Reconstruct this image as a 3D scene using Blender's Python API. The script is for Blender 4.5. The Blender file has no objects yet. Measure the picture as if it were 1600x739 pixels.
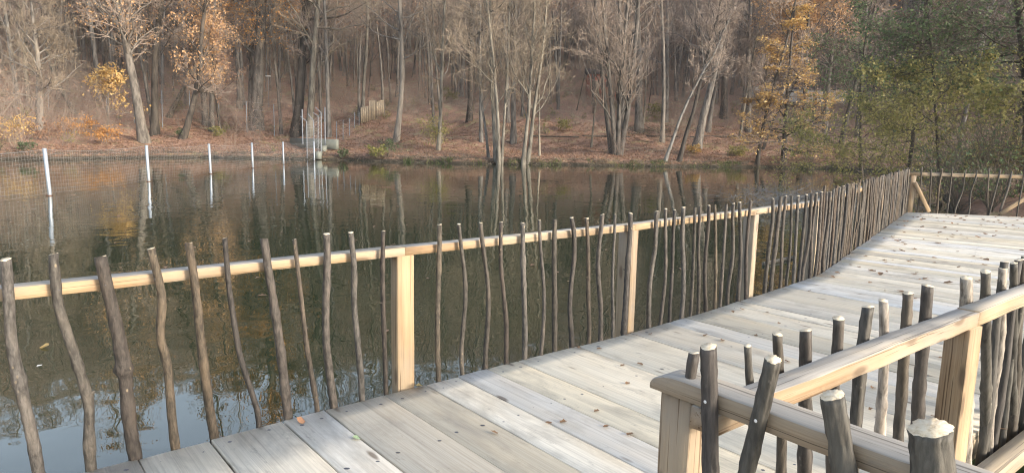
import bpy, math, random
import numpy as np
from mathutils import Vector, Matrix

# ------------------------------------------------------------------ camera
S = bpy.context.scene
R = math.radians
FPX, CX, CY = 1056.0, 800.0, 369.5
PITCH, ROLL, EYE = R(8.4), math.atan(.019), 2.2
fw = np.array([0, math.cos(PITCH), -math.sin(PITCH)])
_r0 = np.array([1.0, 0, 0]); _u0 = np.cross(_r0, fw)
rt = _r0 * math.cos(ROLL) + _u0 * math.sin(ROLL); up = np.cross(rt, fw)
cd = bpy.data.cameras.new('camera'); cam = bpy.data.objects.new('camera', cd)
S.collection.objects.link(cam); S.camera = cam
cam.matrix_world = Matrix(((rt[0], up[0], -fw[0], 0), (rt[1], up[1], -fw[1], 0), (rt[2], up[2], -fw[2], EYE), (0, 0, 0, 1)))
cd.sensor_width = 36; cd.lens = FPX / 1600 * 36; cd.clip_start = .05; cd.clip_end = 3000

# ------------------------------------------------------------------ light
SUN_AZ, SUN_EL = 122.0, 15.0            # clockwise from +Y
W = bpy.data.worlds.new('World'); S.world = W; W.use_nodes = True
nt = W.node_tree; nt.nodes.clear()
sky = nt.nodes.new('ShaderNodeTexSky'); sky.sky_type = 'NISHITA'; sky.sun_disc = False
sky.sun_elevation = R(SUN_EL); sky.sun_rotation = R(SUN_AZ); sky.air_density = 1.0; sky.dust_density = 1.5; sky.ozone_density = 1.0
bg = nt.nodes.new('ShaderNodeBackground'); bg.inputs[1].default_value = .15
wo = nt.nodes.new('ShaderNodeOutputWorld')
hs = nt.nodes.new('ShaderNodeHueSaturation'); hs.inputs['Saturation'].default_value = .62; nt.links.new(sky.outputs[0], hs.inputs['Color']); nt.links.new(hs.outputs[0], bg.inputs[0]); nt.links.new(bg.outputs[0], wo.inputs[0])
sd_ = bpy.data.lights.new('sun', 'SUN'); sd_.energy = 2.05; sd_.angle = R(14.0); sd_.color = (1.0, .87, .70)
sun = bpy.data.objects.new('sun', sd_); S.collection.objects.link(sun)
sv = Vector((math.sin(R(SUN_AZ)) * math.cos(R(SUN_EL)), math.cos(R(SUN_AZ)) * math.cos(R(SUN_EL)), math.sin(R(SUN_EL))))
sun.rotation_euler = sv.to_track_quat('Z', 'Y').to_euler()
S.view_settings.view_transform = 'Standard'; S.view_settings.look = 'None'
S.view_settings.exposure = 1.88; S.view_settings.gamma = 1.0
S.render.engine = 'CYCLES'
S.cycles.use_denoising = True; S.cycles.sample_clamp_indirect = 3.0; S.cycles.diffuse_bounces = 3; S.cycles.denoiser = 'OPENIMAGEDENOISE'; S.cycles.denoising_prefilter = 'ACCURATE'; S.cycles.pixel_filter_type = 'BLACKMAN_HARRIS'; S.cycles.filter_width = 1.15
S.cycles.max_bounces = 5; S.cycles.transparent_max_bounces = 8; S.cycles.volume_bounces = 0

# ------------------------------------------------------------------ helpers
def ray(x, y): return fw + (x - CX) / FPX * rt - (y - CY) / FPX * up
def at(x, y, z):
    d = ray(x, y); t = (z - EYE) / d[2]; return np.array([0, 0, EYE]) + t * d
def at_depth(x, y, Y):
    d = ray(x, y); return np.array([0, 0, EYE]) + Y / d[1] * d
def on_plane(x, y, p, n):
    d = ray(x, y); o = np.array([0, 0, EYE]); t = ((p - o) @ n) / (d @ n); return o + t * d
def azv(a): return np.array([math.sin(R(a)), math.cos(R(a)), 0.0])
Z = np.array([0, 0, 1.0])

def link(name, me, parent=None, mats=()):
    for m in mats: me.materials.append(m)
    o = bpy.data.objects.new(name, me); S.collection.objects.link(o)
    if parent: o.parent = parent
    return o
def tag(o, label=None, cat=None, group=None, kind=None):
    if label: o['label'] = label
    if cat: o['category'] = cat
    if group: o['group'] = group
    if kind: o['kind'] = kind
    return o
def empty(name, loc, label, cat, group=None):
    o = bpy.data.objects.new(name, None); S.collection.objects.link(o); o.location = loc
    o.empty_display_size = .2
    return tag(o, label, cat, group)

def mesh_np(name, V, F, smooth=False, mi=None):
    """V (n,3); F: list of int arrays (m,3) or (m,4)"""
    me = bpy.data.meshes.new(name)
    F = [f for f in F if len(f)]
    nl = sum(f.size for f in F); nf = sum(len(f) for f in F)
    me.vertices.add(len(V)); me.vertices.foreach_set('co', np.asarray(V, np.float32).ravel())
    me.loops.add(nl); me.loops.foreach_set('vertex_index', np.concatenate([f.ravel() for f in F]).astype(np.int32))
    me.polygons.add(nf)
    tot = np.concatenate([np.full(len(f), f.shape[1]) for f in F]); st = np.concatenate([[0], np.cumsum(tot)[:-1]])
    me.polygons.foreach_set('loop_start', st.astype(np.int32)); me.polygons.foreach_set('loop_total', tot.astype(np.int32))
    if smooth: me.polygons.foreach_set('use_smooth', np.ones(nf, bool))
    if mi is not None: me.polygons.foreach_set('material_index', np.asarray(mi, np.int32))
    me.update(calc_edges=True); me.validate()
    return me

def tubes(P, Rr, sides=3, tip=True):
    """P (N,k,3), Rr (N,k) -> V, [quads]"""
    N, k, _ = P.shape
    T = np.gradient(P, axis=1); T /= np.linalg.norm(T, axis=2, keepdims=True) + 1e-9
    d = T.mean(axis=1); ref = np.where(np.abs(d[:, 2:3]) > .8, np.array([[1.0, 0, 0]]), np.array([[0, 0, 1.0]]))
    e1 = np.cross(T, ref[:, None, :]); e1 /= np.linalg.norm(e1, axis=2, keepdims=True) + 1e-9
    e2 = np.cross(T, e1)
    a = np.linspace(0, 2 * math.pi, sides, endpoint=False)
    V = P[:, :, None, :] + Rr[:, :, None, None] * (np.cos(a)[None, None, :, None] * e1[:, :, None, :] + np.sin(a)[None, None, :, None] * e2[:, :, None, :])
    idx = np.arange(N * k * sides).reshape(N, k, sides)
    q = np.stack([idx[:, :-1, :], np.roll(idx, -1, 2)[:, :-1, :], np.roll(idx, -1, 2)[:, 1:, :], idx[:, 1:, :]], -1).reshape(-1, 4)
    return V.reshape(-1, 3), q
def slivers(P0, P1, w, rng):
    """single thin triangles from P0 (wide) to P1 (tip)"""
    d = P1 - P0; s = np.cross(d, rng.normal(size=d.shape)); s /= np.linalg.norm(s, axis=1, keepdims=True) + 1e-9
    n = len(P0); V = np.stack([P0 - s * w[:, None], P0 + s * w[:, None], P1], 1).reshape(-1, 3)
    return V, np.arange(n * 3).reshape(n, 3)
class MB:
    def __init__(s): s.V = []; s.Q = []; s.T = []; s.n = 0
    def add(s, V, F):
        (s.T if F.shape[1] == 3 else s.Q).append(F + s.n); s.V.append(V); s.n += len(V)
    def box(s, c, sx, sy, sz, rz=0.0):
        a = np.array([[x, y, z] for x in (-.5, .5) for y in (-.5, .5) for z in (-.5, .5)]) * [sx, sy, sz]
        co, si = math.cos(rz), math.sin(rz); a = np.stack([a[:, 0] * co - a[:, 1] * si, a[:, 0] * si + a[:, 1] * co, a[:, 2]], 1) + np.asarray(c)
        s.add(a, np.array([[0, 1, 3, 2], [4, 6, 7, 5], [0, 4, 5, 1], [2, 3, 7, 6], [0, 2, 6, 4], [1, 5, 7, 3]]))
    def tube(s, pts, r, sides=6):
        pts = np.asarray(pts, float); r = np.broadcast_to(np.asarray(r, float), (len(pts),))
        V, q = tubes(pts[None], r[None], sides); s.add(V, q)
    def mesh(s, name, smooth=False):
        return mesh_np(name, np.concatenate(s.V), [np.concatenate(f) for f in (s.Q, s.T) if f], smooth)

def loft(rings, cap0=True, cap1=True):
    """rings (k, m, 3) -> V, quads, caps as triangle fans; returns V, Q, T, n caps"""
    k, m, _ = rings.shape
    V = rings.reshape(-1, 3); idx = np.arange(k * m).reshape(k, m); nx = np.roll(idx, -1, 1)
    Q = np.stack([idx[:-1], nx[:-1], nx[1:], idx[1:]], -1).reshape(-1, 4)
    T = []
    if cap0:
        c = len(V); V = np.vstack([V, rings[0].mean(0)]); T.append(np.stack([nx[0], idx[0], np.full(m, c)], 1))
    if cap1:
        c = len(V); V = np.vstack([V, rings[-1].mean(0)]); T.append(np.stack([idx[-1], nx[-1], np.full(m, c)], 1))
    return V, Q, T

# ------------------------------------------------------------------ materials
def newmat(name):
    m = bpy.data.materials.new(name); m.use_nodes = True; t = m.node_tree; t.nodes.clear()
    o = t.nodes.new('ShaderNodeOutputMaterial'); b = t.nodes.new('ShaderNodeBsdfPrincipled'); t.links.new(b.outputs[0], o.inputs[0])
    return m, t, b
def N(t, typ, **kw):
    n = t.nodes.new(typ)
    for k, v in kw.items():
        if k.startswith('i_'): n.inputs[k[2:].replace('_', ' ')].default_value = v
        else: setattr(n, k, v)
    return n
def ramp(t, fac, stops):
    r = t.nodes.new('ShaderNodeValToRGB'); e = r.color_ramp.elements
    while len(e) < len(stops): e.new(.5)
    for el, (p, c) in zip(e, stops): el.position = p; el.color = (*c, 1) if len(c) == 3 else c
    t.links.new(fac, r.inputs[0]); return r.outputs[0]
def mixc(t, fac, a, b, mode='MIX'):
    m = t.nodes.new('ShaderNodeMix'); m.data_type = 'RGBA'; m.blend_type = mode
    for s, v in ((m.inputs[0], fac), (m.inputs[6], a), (m.inputs[7], b)):
        if hasattr(v, 'is_linked') or isinstance(v, bpy.types.NodeSocket): t.links.new(v, s)
        elif isinstance(v, (int, float)): s.default_value = v
        else: s.default_value = (*v, 1)
    return m.outputs[2]
def math_(t, op, a, b=None, c=None):
    n = t.nodes.new('ShaderNodeMath'); n.operation = op
    for s, v in zip(n.inputs, (a, b, c)):
        if v is None: continue
        if isinstance(v, bpy.types.NodeSocket): t.links.new(v, s)
        else: s.default_value = v
    return n.outputs[0]
def coords(t, scale, rnd=True, space='Object'):
    tc = t.nodes.new('ShaderNodeTexCoord'); mp = t.nodes.new('ShaderNodeMapping'); mp.inputs['Scale'].default_value = scale
    t.links.new(tc.outputs[space], mp.inputs['Vector'])
    if rnd:
        oi = t.nodes.new('ShaderNodeObjectInfo'); m = t.nodes.new('ShaderNodeVectorMath'); m.operation = 'SCALE'
        cx = t.nodes.new('ShaderNodeCombineXYZ')
        for i in range(3): t.links.new(math_(t, 'MULTIPLY', oi.outputs['Random'], (37.0, 91.0, 53.0)[i]), cx.inputs[i])
        t.links.new(cx.outputs[0], mp.inputs['Location'])
    return mp.outputs[0]
def noise(t, vec, scale, detail=4, rough=.55, dist=0.0):
    n = N(t, 'ShaderNodeTexNoise'); n.inputs['Scale'].default_value = scale; n.inputs['Detail'].default_value = detail
    n.inputs['Roughness'].default_value = rough; n.inputs['Distortion'].default_value = dist; t.links.new(vec, n.inputs['Vector']); return n.outputs['Fac']
def bump(t, b, h, dist, strength=1.0):
    n = t.nodes.new('ShaderNodeBump'); n.inputs['Distance'].default_value = dist; n.inputs['Strength'].default_value = strength
    t.links.new(h, n.inputs['Height']); t.links.new(n.outputs[0], b.inputs['Normal'])

def mat_wood(name, tones, grain=.35, stain=.5, rough=.75, bumpd=.0022, dark=(.10, .075, .05), wx=.5, warmth=.35, crack=.75, knot=(1.8, 6.5, .14), grey=0.0):
    """grain runs along local x"""
    m, t, b = newmat(name)
    oi = t.nodes.new('ShaderNodeObjectInfo')
    k = len(tones); base = ramp(t, oi.outputs['Random'], [(i / (k - 1) if k > 1 else 0, c) for i, c in enumerate(tones)])
    v1 = coords(t, (wx * 1.6, 55, 55)); v2 = coords(t, (wx * 5, 190, 190)); v3 = coords(t, (1.6, 4.2, 4.2)); v4 = coords(t, (wx * 1.1, 85, 85))
    g = noise(t, v1, 1.0, 6, .62, .6); g2 = noise(t, v2, 1.0, 3, .6); s = noise(t, v3, 1.0, 5, .65, .4)
    c = mixc(t, math_(t, 'MULTIPLY', ramp(t, g, [(.42, (0, 0, 0)), (.72, (1, 1, 1))]), grain), base, dark)
    c = mixc(t, math_(t, 'MULTIPLY', ramp(t, g2, [(.5, (0, 0, 0)), (.78, (1, 1, 1))]), grain * .6), c, dark)
    c = mixc(t, math_(t, 'MULTIPLY', ramp(t, s, [(.48, (0, 0, 0)), (.75, (1, 1, 1))]), stain), c, (.22, .20, .17))
    warm = noise(t, coords(t, (.8, 2.2, 2.2)), 1.7, 3)
    c = mixc(t, math_(t, 'MULTIPLY', ramp(t, warm, [(.45, (0, 0, 0)), (.7, (1, 1, 1))]), warmth), c, (.56, .43, .26))
    if grey:
        gw = noise(t, coords(t, (1.1, 3.5, 3.5)), 1.0, 4, .6)
        c = mixc(t, math_(t, 'MULTIPLY', ramp(t, gw, [(.44, (0, 0, 0)), (.60, (1, 1, 1))]), grey), c, (.24, .215, .18))
    ck = noise(t, v4, 1.0, 2, .5, .8)
    c = mixc(t, math_(t, 'MULTIPLY', ramp(t, ck, [(.625, (0, 0, 0)), (.665, (1, 1, 1))]), crack), c, tuple(x * .5 for x in dark))
    sm = noise(t, coords(t, (5, 14, 14)), 1.0, 6, .75)
    c = mixc(t, math_(t, 'MULTIPLY', ramp(t, sm, [(.60, (0, 0, 0)), (.74, (1, 1, 1))]), stain * .8), c, (.13, .12, .11))
    # knots
    vo = N(t, 'ShaderNodeTexVoronoi'); vo.inputs['Scale'].default_value = 1.0; t.links.new(coords(t, (knot[0], knot[1], knot[1])), vo.inputs['Vector'])
    kn = ramp(t, vo.outputs['Distance'], [(knot[2] * .5, (1, 1, 1)), (knot[2], (0, 0, 0))])
    c = mixc(t, math_(t, 'MULTIPLY', kn, .75), c, (.10, .065, .04))
    t.links.new(c, b.inputs['Base Color']); b.inputs['Roughness'].default_value = rough
    bump(t, b, math_(t, 'ADD', g, math_(t, 'MULTIPLY', g2, .5)), bumpd)
    return m
M_PLANK = mat_wood('weathered_plank', [(.70, .645, .54), (.38, .35, .295), (.75, .69, .57), (.60, .60, .585), (.45, .41, .33), (.71, .63, .48), (.64, .64, .64), (.50, .475, .42), (.73, .67, .54), (.41, .385, .34)], grain=.30, stain=.78, warmth=.20, crack=.20)
M_RAIL = mat_wood('fresh_sawn_wood', [(.29, .20, .115), (.33, .24, .145), (.27, .195, .125)], grain=.85, stain=.5, knot=(2.6, 8.0, .20), grey=.5, crack=.9, dark=(.20, .12, .06))
M_RAILTOP = mat_wood('rail_skylit_wood', [(.30, .285, .26), (.33, .31, .28)], grain=.35, stain=.6, dark=(.12, .10, .08))  # cool sky light on the rail tops, put into the wood colour
M_TAN = mat_wood('tan_sawn_wood', [(.27, .21, .145), (.29, .23, .16)], grain=.8, stain=.6, knot=(3.0, 9.0, .20), grey=.5, crack=.9, dark=(.12, .08, .05))
M_GREYPOST = mat_wood('greyed_and_shaded_wood', [(.28, .235, .18), (.31, .26, .19)], grain=.5, stain=.5, dark=(.10, .08, .06))  # own grey of beams and piles, also the painted shade on the corner post

def mat_bark(name, cols, scale=(9, 9, 2.5), bumpd=.006, spots=None, rough=.85):
    m, t, b = newmat(name)
    oi = t.nodes.new('ShaderNodeObjectInfo')
    base = ramp(t, oi.outputs['Random'], [(i / (len(cols) - 1), c) for i, c in enumerate(cols)])
    n1 = noise(t, coords(t, scale), 1.0, 6, .65, .3); n2 = noise(t, coords(t, tuple(s * .18 for s in scale)), 1.0, 3, .6)
    c = mixc(t, ramp(t, n1, [(.38, (0, 0, 0)), (.62, (1, 1, 1))]), mixc(t, 1.0, base, (.30, .29, .28), 'MULTIPLY'), base)
    c = mixc(t, math_(t, 'MULTIPLY', ramp(t, n2, [(.5, (0, 0, 0)), (.68, (1, 1, 1))]), .5), c, mixc(t, 1.0, base, (1.7, 1.62, 1.5), 'MULTIPLY'))
    if spots:
        vo = N(t, 'ShaderNodeTexVoronoi'); vo.inputs['Scale'].default_value = 1.0; t.links.new(coords(t, (42, 42, 24)), vo.inputs['Vector'])
        n3 = noise(t, coords(t, (6, 6, 3)), 1.0, 2)
        k = math_(t, 'MULTIPLY', ramp(t, vo.outputs['Distance'], [(.16, (1, 1, 1)), (.24, (0, 0, 0))]), ramp(t, n3, [(.58, (0, 0, 0)), (.66, (1, 1, 1))]))
        c = mixc(t, math_(t, 'MULTIPLY', k, .7), c, spots)
    t.links.new(c, b.inputs['Base Color']); b.inputs['Roughness'].default_value = rough
    bump(t, b, n1, bumpd)
    return m
M_STAKE = mat_bark('stake_bark', [(.072, .056, .042), (.092, .080, .070), (.055, .042, .034), (.102, .094, .086), (.07, .060, .048), (.048, .042, .038), (.085, .058, .038), (.10, .080, .056), (.060, .054, .050)], scale=(60, 60, 22), bumpd=.008, spots=(.28, .22, .14), rough=.7)
M_STAKE_DARK = mat_bark('stake_bark_dark', [(.062, .058, .05), (.08, .075, .063), (.052, .045, .042), (.075, .062, .045)], scale=(50, 50, 9), bumpd=.003, spots=(.20, .18, .15), rough=.65)
M_STAKE_PALE = mat_bark('stake_bark_pale', [(.34, .30, .26), (.30, .27, .23)], scale=(50, 50, 9), bumpd=.003, spots=(.15, .12, .1), rough=.7)
M_TRUNK = mat_bark('trunk_bark', [(.145, .128, .11), (.20, .185, .168), (.105, .093, .082), (.215, .205, .19), (.14, .122, .105)], scale=(5, 5, 1.2), bumpd=.03)
M_TRUNK_DARK = mat_bark('trunk_bark_dark', [(.06, .05, .042), (.085, .073, .06)], scale=(5, 5, 1.2), bumpd=.03)
M_TRUNK_PALE = mat_bark('trunk_bark_pale', [(.175, .16, .13), (.21, .192, .16)], scale=(5, 5, 1.2), bumpd=.02)
def flat(name, col, rough=.8, metal=0.0, var=.25, scale=6.0):
    m, t, b = newmat(name); n = noise(t, coords(t, (scale,) * 3), 1.0, 4)
    c = mixc(t, n, tuple(x * (1 - var) for x in col), tuple(min(1, x * (1 + var)) for x in col))
    t.links.new(c, b.inputs['Base Color']); b.inputs['Roughness'].default_value = rough; b.inputs['Metallic'].default_value = metal
    return m
def mat_twig(name, cols, tr=0.0):
    m, t, b = newmat(name); oi = t.nodes.new('ShaderNodeObjectInfo')
    c = ramp(t, oi.outputs['Random'], [(i / max(1, len(cols) - 1), q) for i, q in enumerate(cols)])
    n = noise(t, coords(t, (.5,) * 3, rnd=False), 1.0, 2)
    c = mixc(t, n, c, mixc(t, 1.0, c, (.62, .58, .55), 'MULTIPLY'))
    t.links.new(c, b.inputs['Base Color']); b.inputs['Roughness'].default_value = .8
    return m
M_TWIG = mat_twig('twig', [(.27, .215, .18), (.36, .295, .245), (.24, .195, .175), (.38, .31, .245)])
M_TWIG_DARK = mat_twig('twig_dark', [(.10, .085, .065), (.13, .11, .085)])
M_TWIG_PALE = mat_twig('twig_pale', [(.27, .22, .165), (.245, .205, .155)])
M_BLUE_TWIG = mat_twig('twig_blue', [(.17, .18, .19), (.22, .225, .23)])
def mat_leaf(name, cols, tr=.35, scale=1.4):
    m, t, b = newmat(name)
    v = coords(t, (scale,) * 3, rnd=False); n = noise(t, v, 1.0, 3, .6)
    wn = N(t, 'ShaderNodeTexWhiteNoise'); g = t.nodes.new('ShaderNodeNewGeometry')
    t.links.new(g.outputs['Random Per Island'], wn.inputs['Vector'])
    f = math_(t, 'ADD', math_(t, 'MULTIPLY', n, .5), math_(t, 'MULTIPLY', g.outputs['Random Per Island'], .55))
    c = ramp(t, f, [(.15 + .7 * i / max(1, len(cols) - 1), q) for i, q in enumerate(cols)])
    t.links.new(c, b.inputs['Base Color']); b.inputs['Roughness'].default_value = .6
    tl = t.nodes.new('ShaderNodeBsdfTranslucent'); t.links.new(c, tl.inputs[0]); mx = t.nodes.new('ShaderNodeMixShader'); mx.inputs[0].default_value = tr
    o = [x for x in t.nodes if x.type == 'OUTPUT_MATERIAL'][0]
    t.links.new(b.outputs[0], mx.inputs[1]); t.links.new(tl.outputs[0], mx.inputs[2]); t.links.new(mx.outputs[0], o.inputs[0])
    return m
L_ORANGE = mat_leaf('leaf_orange', [(.30, .14, .05), (.52, .26, .08), (.60, .34, .12)])
L_BROWN = mat_leaf('leaf_brown', [(.20, .12, .085), (.31, .19, .13), (.42, .28, .185)])
L_YELLOW = mat_leaf('leaf_yellow', [(.46, .27, .09), (.60, .40, .15), (.66, .50, .24)])
L_ORANGE2 = mat_leaf('leaf_pale_orange', [(.36, .20, .10), (.46, .28, .14), (.52, .35, .19)])
L_YGREEN = mat_leaf('leaf_yellow_green', tr=.5, cols=[(.16, .17, .07), (.32, .30, .11), (.48, .41, .17)])
L_GREEN = mat_leaf('leaf_green', tr=.5, cols=[(.055, .085, .045), (.11, .155, .075), (.19, .25, .115)])
L_SHRUB = mat_leaf('leaf_shrub', [(.09, .12, .03), (.22, .22, .06), (.40, .34, .10)])
L_GRASS = mat_leaf('grass_blades', [(.05, .09, .02), (.09, .14, .035), (.24, .22, .09)])
L_DRY = mat_leaf('dry_leaf', [(.10, .055, .03), (.18, .10, .05), (.28, .17, .09)], tr=.1, scale=9)
M_METAL = flat('galvanised_steel', (.38, .42, .47), .45, .35, .12)
M_WIRE = flat('wire', (.42, .42, .42), .5, .3, .1)
M_STEEL = flat('dull_steel', (.20, .22, .25), .5, .4, .2)
M_CONC = flat('concrete', (.18, .19, .165), .9, 0, .3, 3)
M_NAIL = flat('nail_head', (.10, .10, .12), .4, .6, .2)
M_NAILB = flat('bright_nail_head', (.62, .62, .64), .3, .7, .1)
M_DIRTY = flat('rusty_iron', (.12, .06, .04), .7, .3, .3)

# cut wood face with rings
M_CUT, t, b = newmat('cut_wood_face')
tc = coords(t, (60, 60, 60)); n = noise(t, tc, 1.0, 5, .7)
t.links.new(ramp(t, n, [(.3, (.42, .31, .19)), (.48, (.62, .52, .37)), (.75, (.74, .67, .54))]), b.inputs['Base Color']); b.inputs['Roughness'].default_value = .8
bump(t, b, n, .004)

# ground: leaf litter with green and bare patches
M_GROUND, t, b = newmat('leaf_litter_ground')
v = coords(t, (1, 1, 1), rnd=False)
n1 = noise(t, v, 7.0, 8, .75); n2 = noise(t, v, .16, 4, .6); n3 = noise(t, v, .9, 5, .65); n4 = noise(t, v, .07, 3, .5)
c = ramp(t, n1, [(.28, (.085, .05, .036)), (.45, (.235, .138, .095)), (.58, (.36, .22, .155)), (.72, (.48, .34, .24))])
c = mixc(t, ramp(t, math_(t, 'MULTIPLY', n3, math_(t, 'ADD', n2, .45)), [(.50, (0, 0, 0)), (.62, (.75, .75, .75))]), c, (.22, .20, .09))
c = mixc(t, ramp(t, math_(t, 'ADD', math_(t, 'MULTIPLY', n3, .6), math_(t, 'MULTIPLY', n4, .5)), [(.60, (0, 0, 0)), (.70, (.7, .7, .7))]), c, (.42, .34, .24))
sp = N(t, 'ShaderNodeSeparateXYZ'); tcx = t.nodes.new('ShaderNodeTexCoord'); t.links.new(tcx.outputs['Object'], sp.inputs[0])
wet = ramp(t, math_(t, 'ADD', sp.outputs[2], math_(t, 'MULTIPLY', n3, .15)), [(.20, (1, 1, 1)), (.42, (0, 0, 0))])
c = mixc(t, wet, c, (.035, .028, .018))
t.links.new(c, b.inputs['Base Color']); b.inputs['Roughness'].default_value = .95; bump(t, b, n1, .06)

# water
M_WATER, t, b = newmat('pond_water')
v = coords(t, (1, 1, 1), rnd=False, space='Object')
w1 = noise(t, v, 1.9, 0, .3, 1.1); w2 = noise(t, v, .6, 0, .4, .4); w3 = noise(t, coords(t, (1, 1, 1), rnd=False), 7.0, 0, .5, .8)
patch = ramp(t, noise(t, v, .16, 2, .5), [(.35, (.25, .25, .25)), (.62, (1, 1, 1))])
h = math_(t, 'ADD', math_(t, 'MULTIPLY', math_(t, 'MULTIPLY', w1, patch), 1.0), math_(t, 'ADD', math_(t, 'MULTIPLY', w2, 1.4), math_(t, 'MULTIPLY', math_(t, 'MULTIPLY', w3, patch), .03)))
b.inputs['Base Color'].default_value = (.020, .031, .014, 1); b.inputs['Roughness'].default_value = .006
b.inputs['IOR'].default_value = 1.62
bump(t, b, h, .0052)

# ------------------------------------------------------------------ terrain and water
SHORE = np.array([(-90, 20), (-60, 34), (-44, 41), (-34.5, 46), (-31.5, 49), (-29.5, 52.5), (-26.8, 55.5), (-21.3, 56.4), (-17, 56.2), (-13.5, 56.4), (-10.6, 55.2), (-5, 53.6), (0, 54),
                  (5.1, 55.2), (10.3, 55.3), (16, 56.5), (21.7, 57.6), (27, 57.3), (29.5, 51), (27, 44), (24.5, 38), (22, 33.5), (19, 29.5), (16.0, 25), (13.6, 21), (12.6, 18.6), (18, 14.9), (21, 11),
                  (19, 4), (12, -4), (4, -12), (-12, -18), (-45, -16), (-90, -6)], float)
def sdist(X, Y):
    X = np.asarray(X, float); Y = np.asarray(Y, float)
    dm = np.full(X.shape, 1e9); ins = np.zeros(X.shape, bool)
    n = len(SHORE)
    for i in range(n):
        a = SHORE[i]; c = SHORE[(i + 1) % n]; e = c - a
        tt = np.clip(((X - a[0]) * e[0] + (Y - a[1]) * e[1]) / (e @ e), 0, 1)
        dm = np.minimum(dm, np.hypot(X - a[0] - tt * e[0], Y - a[1] - tt * e[1]))
        cr = ((a[1] > Y) != (c[1] > Y)); xi = a[0] + (Y - a[1]) / (e[1] if e[1] else 1e-9) * e[0]
        ins ^= cr & (X < xi)
    return np.where(ins, -dm, dm)
def height(X, Y):
    X = np.asarray(X, float); Y = np.asarray(Y, float)
    wob = .35 * np.sin(X * 1.1 + np.sin(Y * .7)) + .25 * np.sin(X * 2.7 + Y * 1.9) + .15 * np.sin(Y * 4.1 - X * 3.3)
    d = sdist(X, Y) + wob * .6
    hi = np.interp(d, [-4, -.6, 0, .35, 1.2, 8, 20, 35, 75, 150, 250, 400, 1200], [-1.2, -.5, -.04, .30, .48, .98, 3.0, 6.2, 18, 50, 84, 90, 92])
    lo = np.interp(d, [-4, -.6, 0, .35, 1.2, 8, 60, 1200], [-1.2, -.5, -.04, .20, .3, .6, 2.0, 20])
    f = np.clip((Y + 5) / 28, 0, 1); f = f * f * (3 - 2 * f)
    und = (.22 * np.sin(X * .31 + 1.3) * np.sin(Y * .27) + .10 * np.sin(X * .9 + Y * .55) + .05 * np.sin(X * 2.1 - Y * 1.7)) * np.clip((d - 1) / 6, 0, 1) * (1 + np.clip(d, 0, 80) * .03)
    return hi * f + lo * (1 - f) + und
def axis(lo, hi, f0, f1, st, growth=1.16):
    a = list(np.arange(f0, f1, st)); s = st; p = a[0]
    L = []
    while p > lo: s *= growth; p -= s; L.append(p)
    s = st; p = a[-1]; U = []
    while p < hi: s *= growth; p += s; U.append(p)
    return np.array(L[::-1] + a + U)
gx = axis(-700, 700, -42, 40, .62); gy = axis(-400, 1100, 14, 84, .55)
GX, GY = np.meshgrid(gx, gy); GZ = height(GX, GY)
nx_, ny_ = len(gx), len(gy); idx = np.arange(nx_ * ny_).reshape(ny_, nx_)
q = np.stack([idx[:-1, :-1], idx[:-1, 1:], idx[1:, 1:], idx[1:, :-1]], -1).reshape(-1, 4)
g = link('ground', mesh_np('ground', np.stack([GX, GY, GZ], -1).reshape(-1, 3), [q], True), None, [M_GROUND]); g['kind'] = 'structure'
wv = np.array([(-140, -30, 0), (60, -30, 0), (60, 70, 0), (-140, 70, 0)], float)
w = link('pond_water', mesh_np('pond_water', wv, [np.array([[0, 1, 2, 3]])]), None, [M_WATER]); w['kind'] = 'structure'
_ts = np.concatenate([np.arange(15, 120, .15), np.arange(120, 500, 1.0)])
def ghit(x, y):
    d = ray(x, y); d = d / np.hypot(d[0], d[1]); P = np.array([0, 0, EYE]) + _ts[:, None] * d
    h = height(P[:, 0], P[:, 1]); k = np.where((P[:, 2] <= h) & (h > -.2) | (P[:, 2] < -.02))[0]
    i = k[0] if len(k) else len(_ts) - 1
    return np.array([P[i, 0], P[i, 1], max(h[i], -.3)])
def gpt(x, y): return np.array([x, y, float(height(x, y))])

# ------------------------------------------------------------------ deck
def extrude_local(name, L, prof_fn, nseg, parent, mats, p0, d, upv=Z, caps=True, mi_fn=None, xs=None):
    """prof_fn(u, x) -> (m,2) (y,z) profile in local frame; local x along d"""
    d = d / np.linalg.norm(d); side = np.cross(upv, d); side /= np.linalg.norm(side); u2 = np.cross(d, side)
    xs = np.linspace(0, L, nseg + 1) if xs is None else xs; rings = []
    for x in xs:
        pr = prof_fn(x / L, x); rings.append(np.column_stack([np.full(len(pr), x), pr]))
    V, Q, T = loft(np.array(rings)); me = mesh_np(name, V, [Q] + T)
    if mi_fn is not None: 
        m = len(rings[0]); me.polygons.foreach_set('material_index', np.array(mi_fn(m, nseg) + [0] * (2 * m), np.int32))
    o = link(name, me, parent, mats)
    o.matrix_local = Matrix(((d[0], side[0], u2[0], p0[0]), (d[1], side[1], u2[1], p0[1]), (d[2], side[2], u2[2], p0[2]), (0, 0, 0, 1)))
    return o
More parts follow.
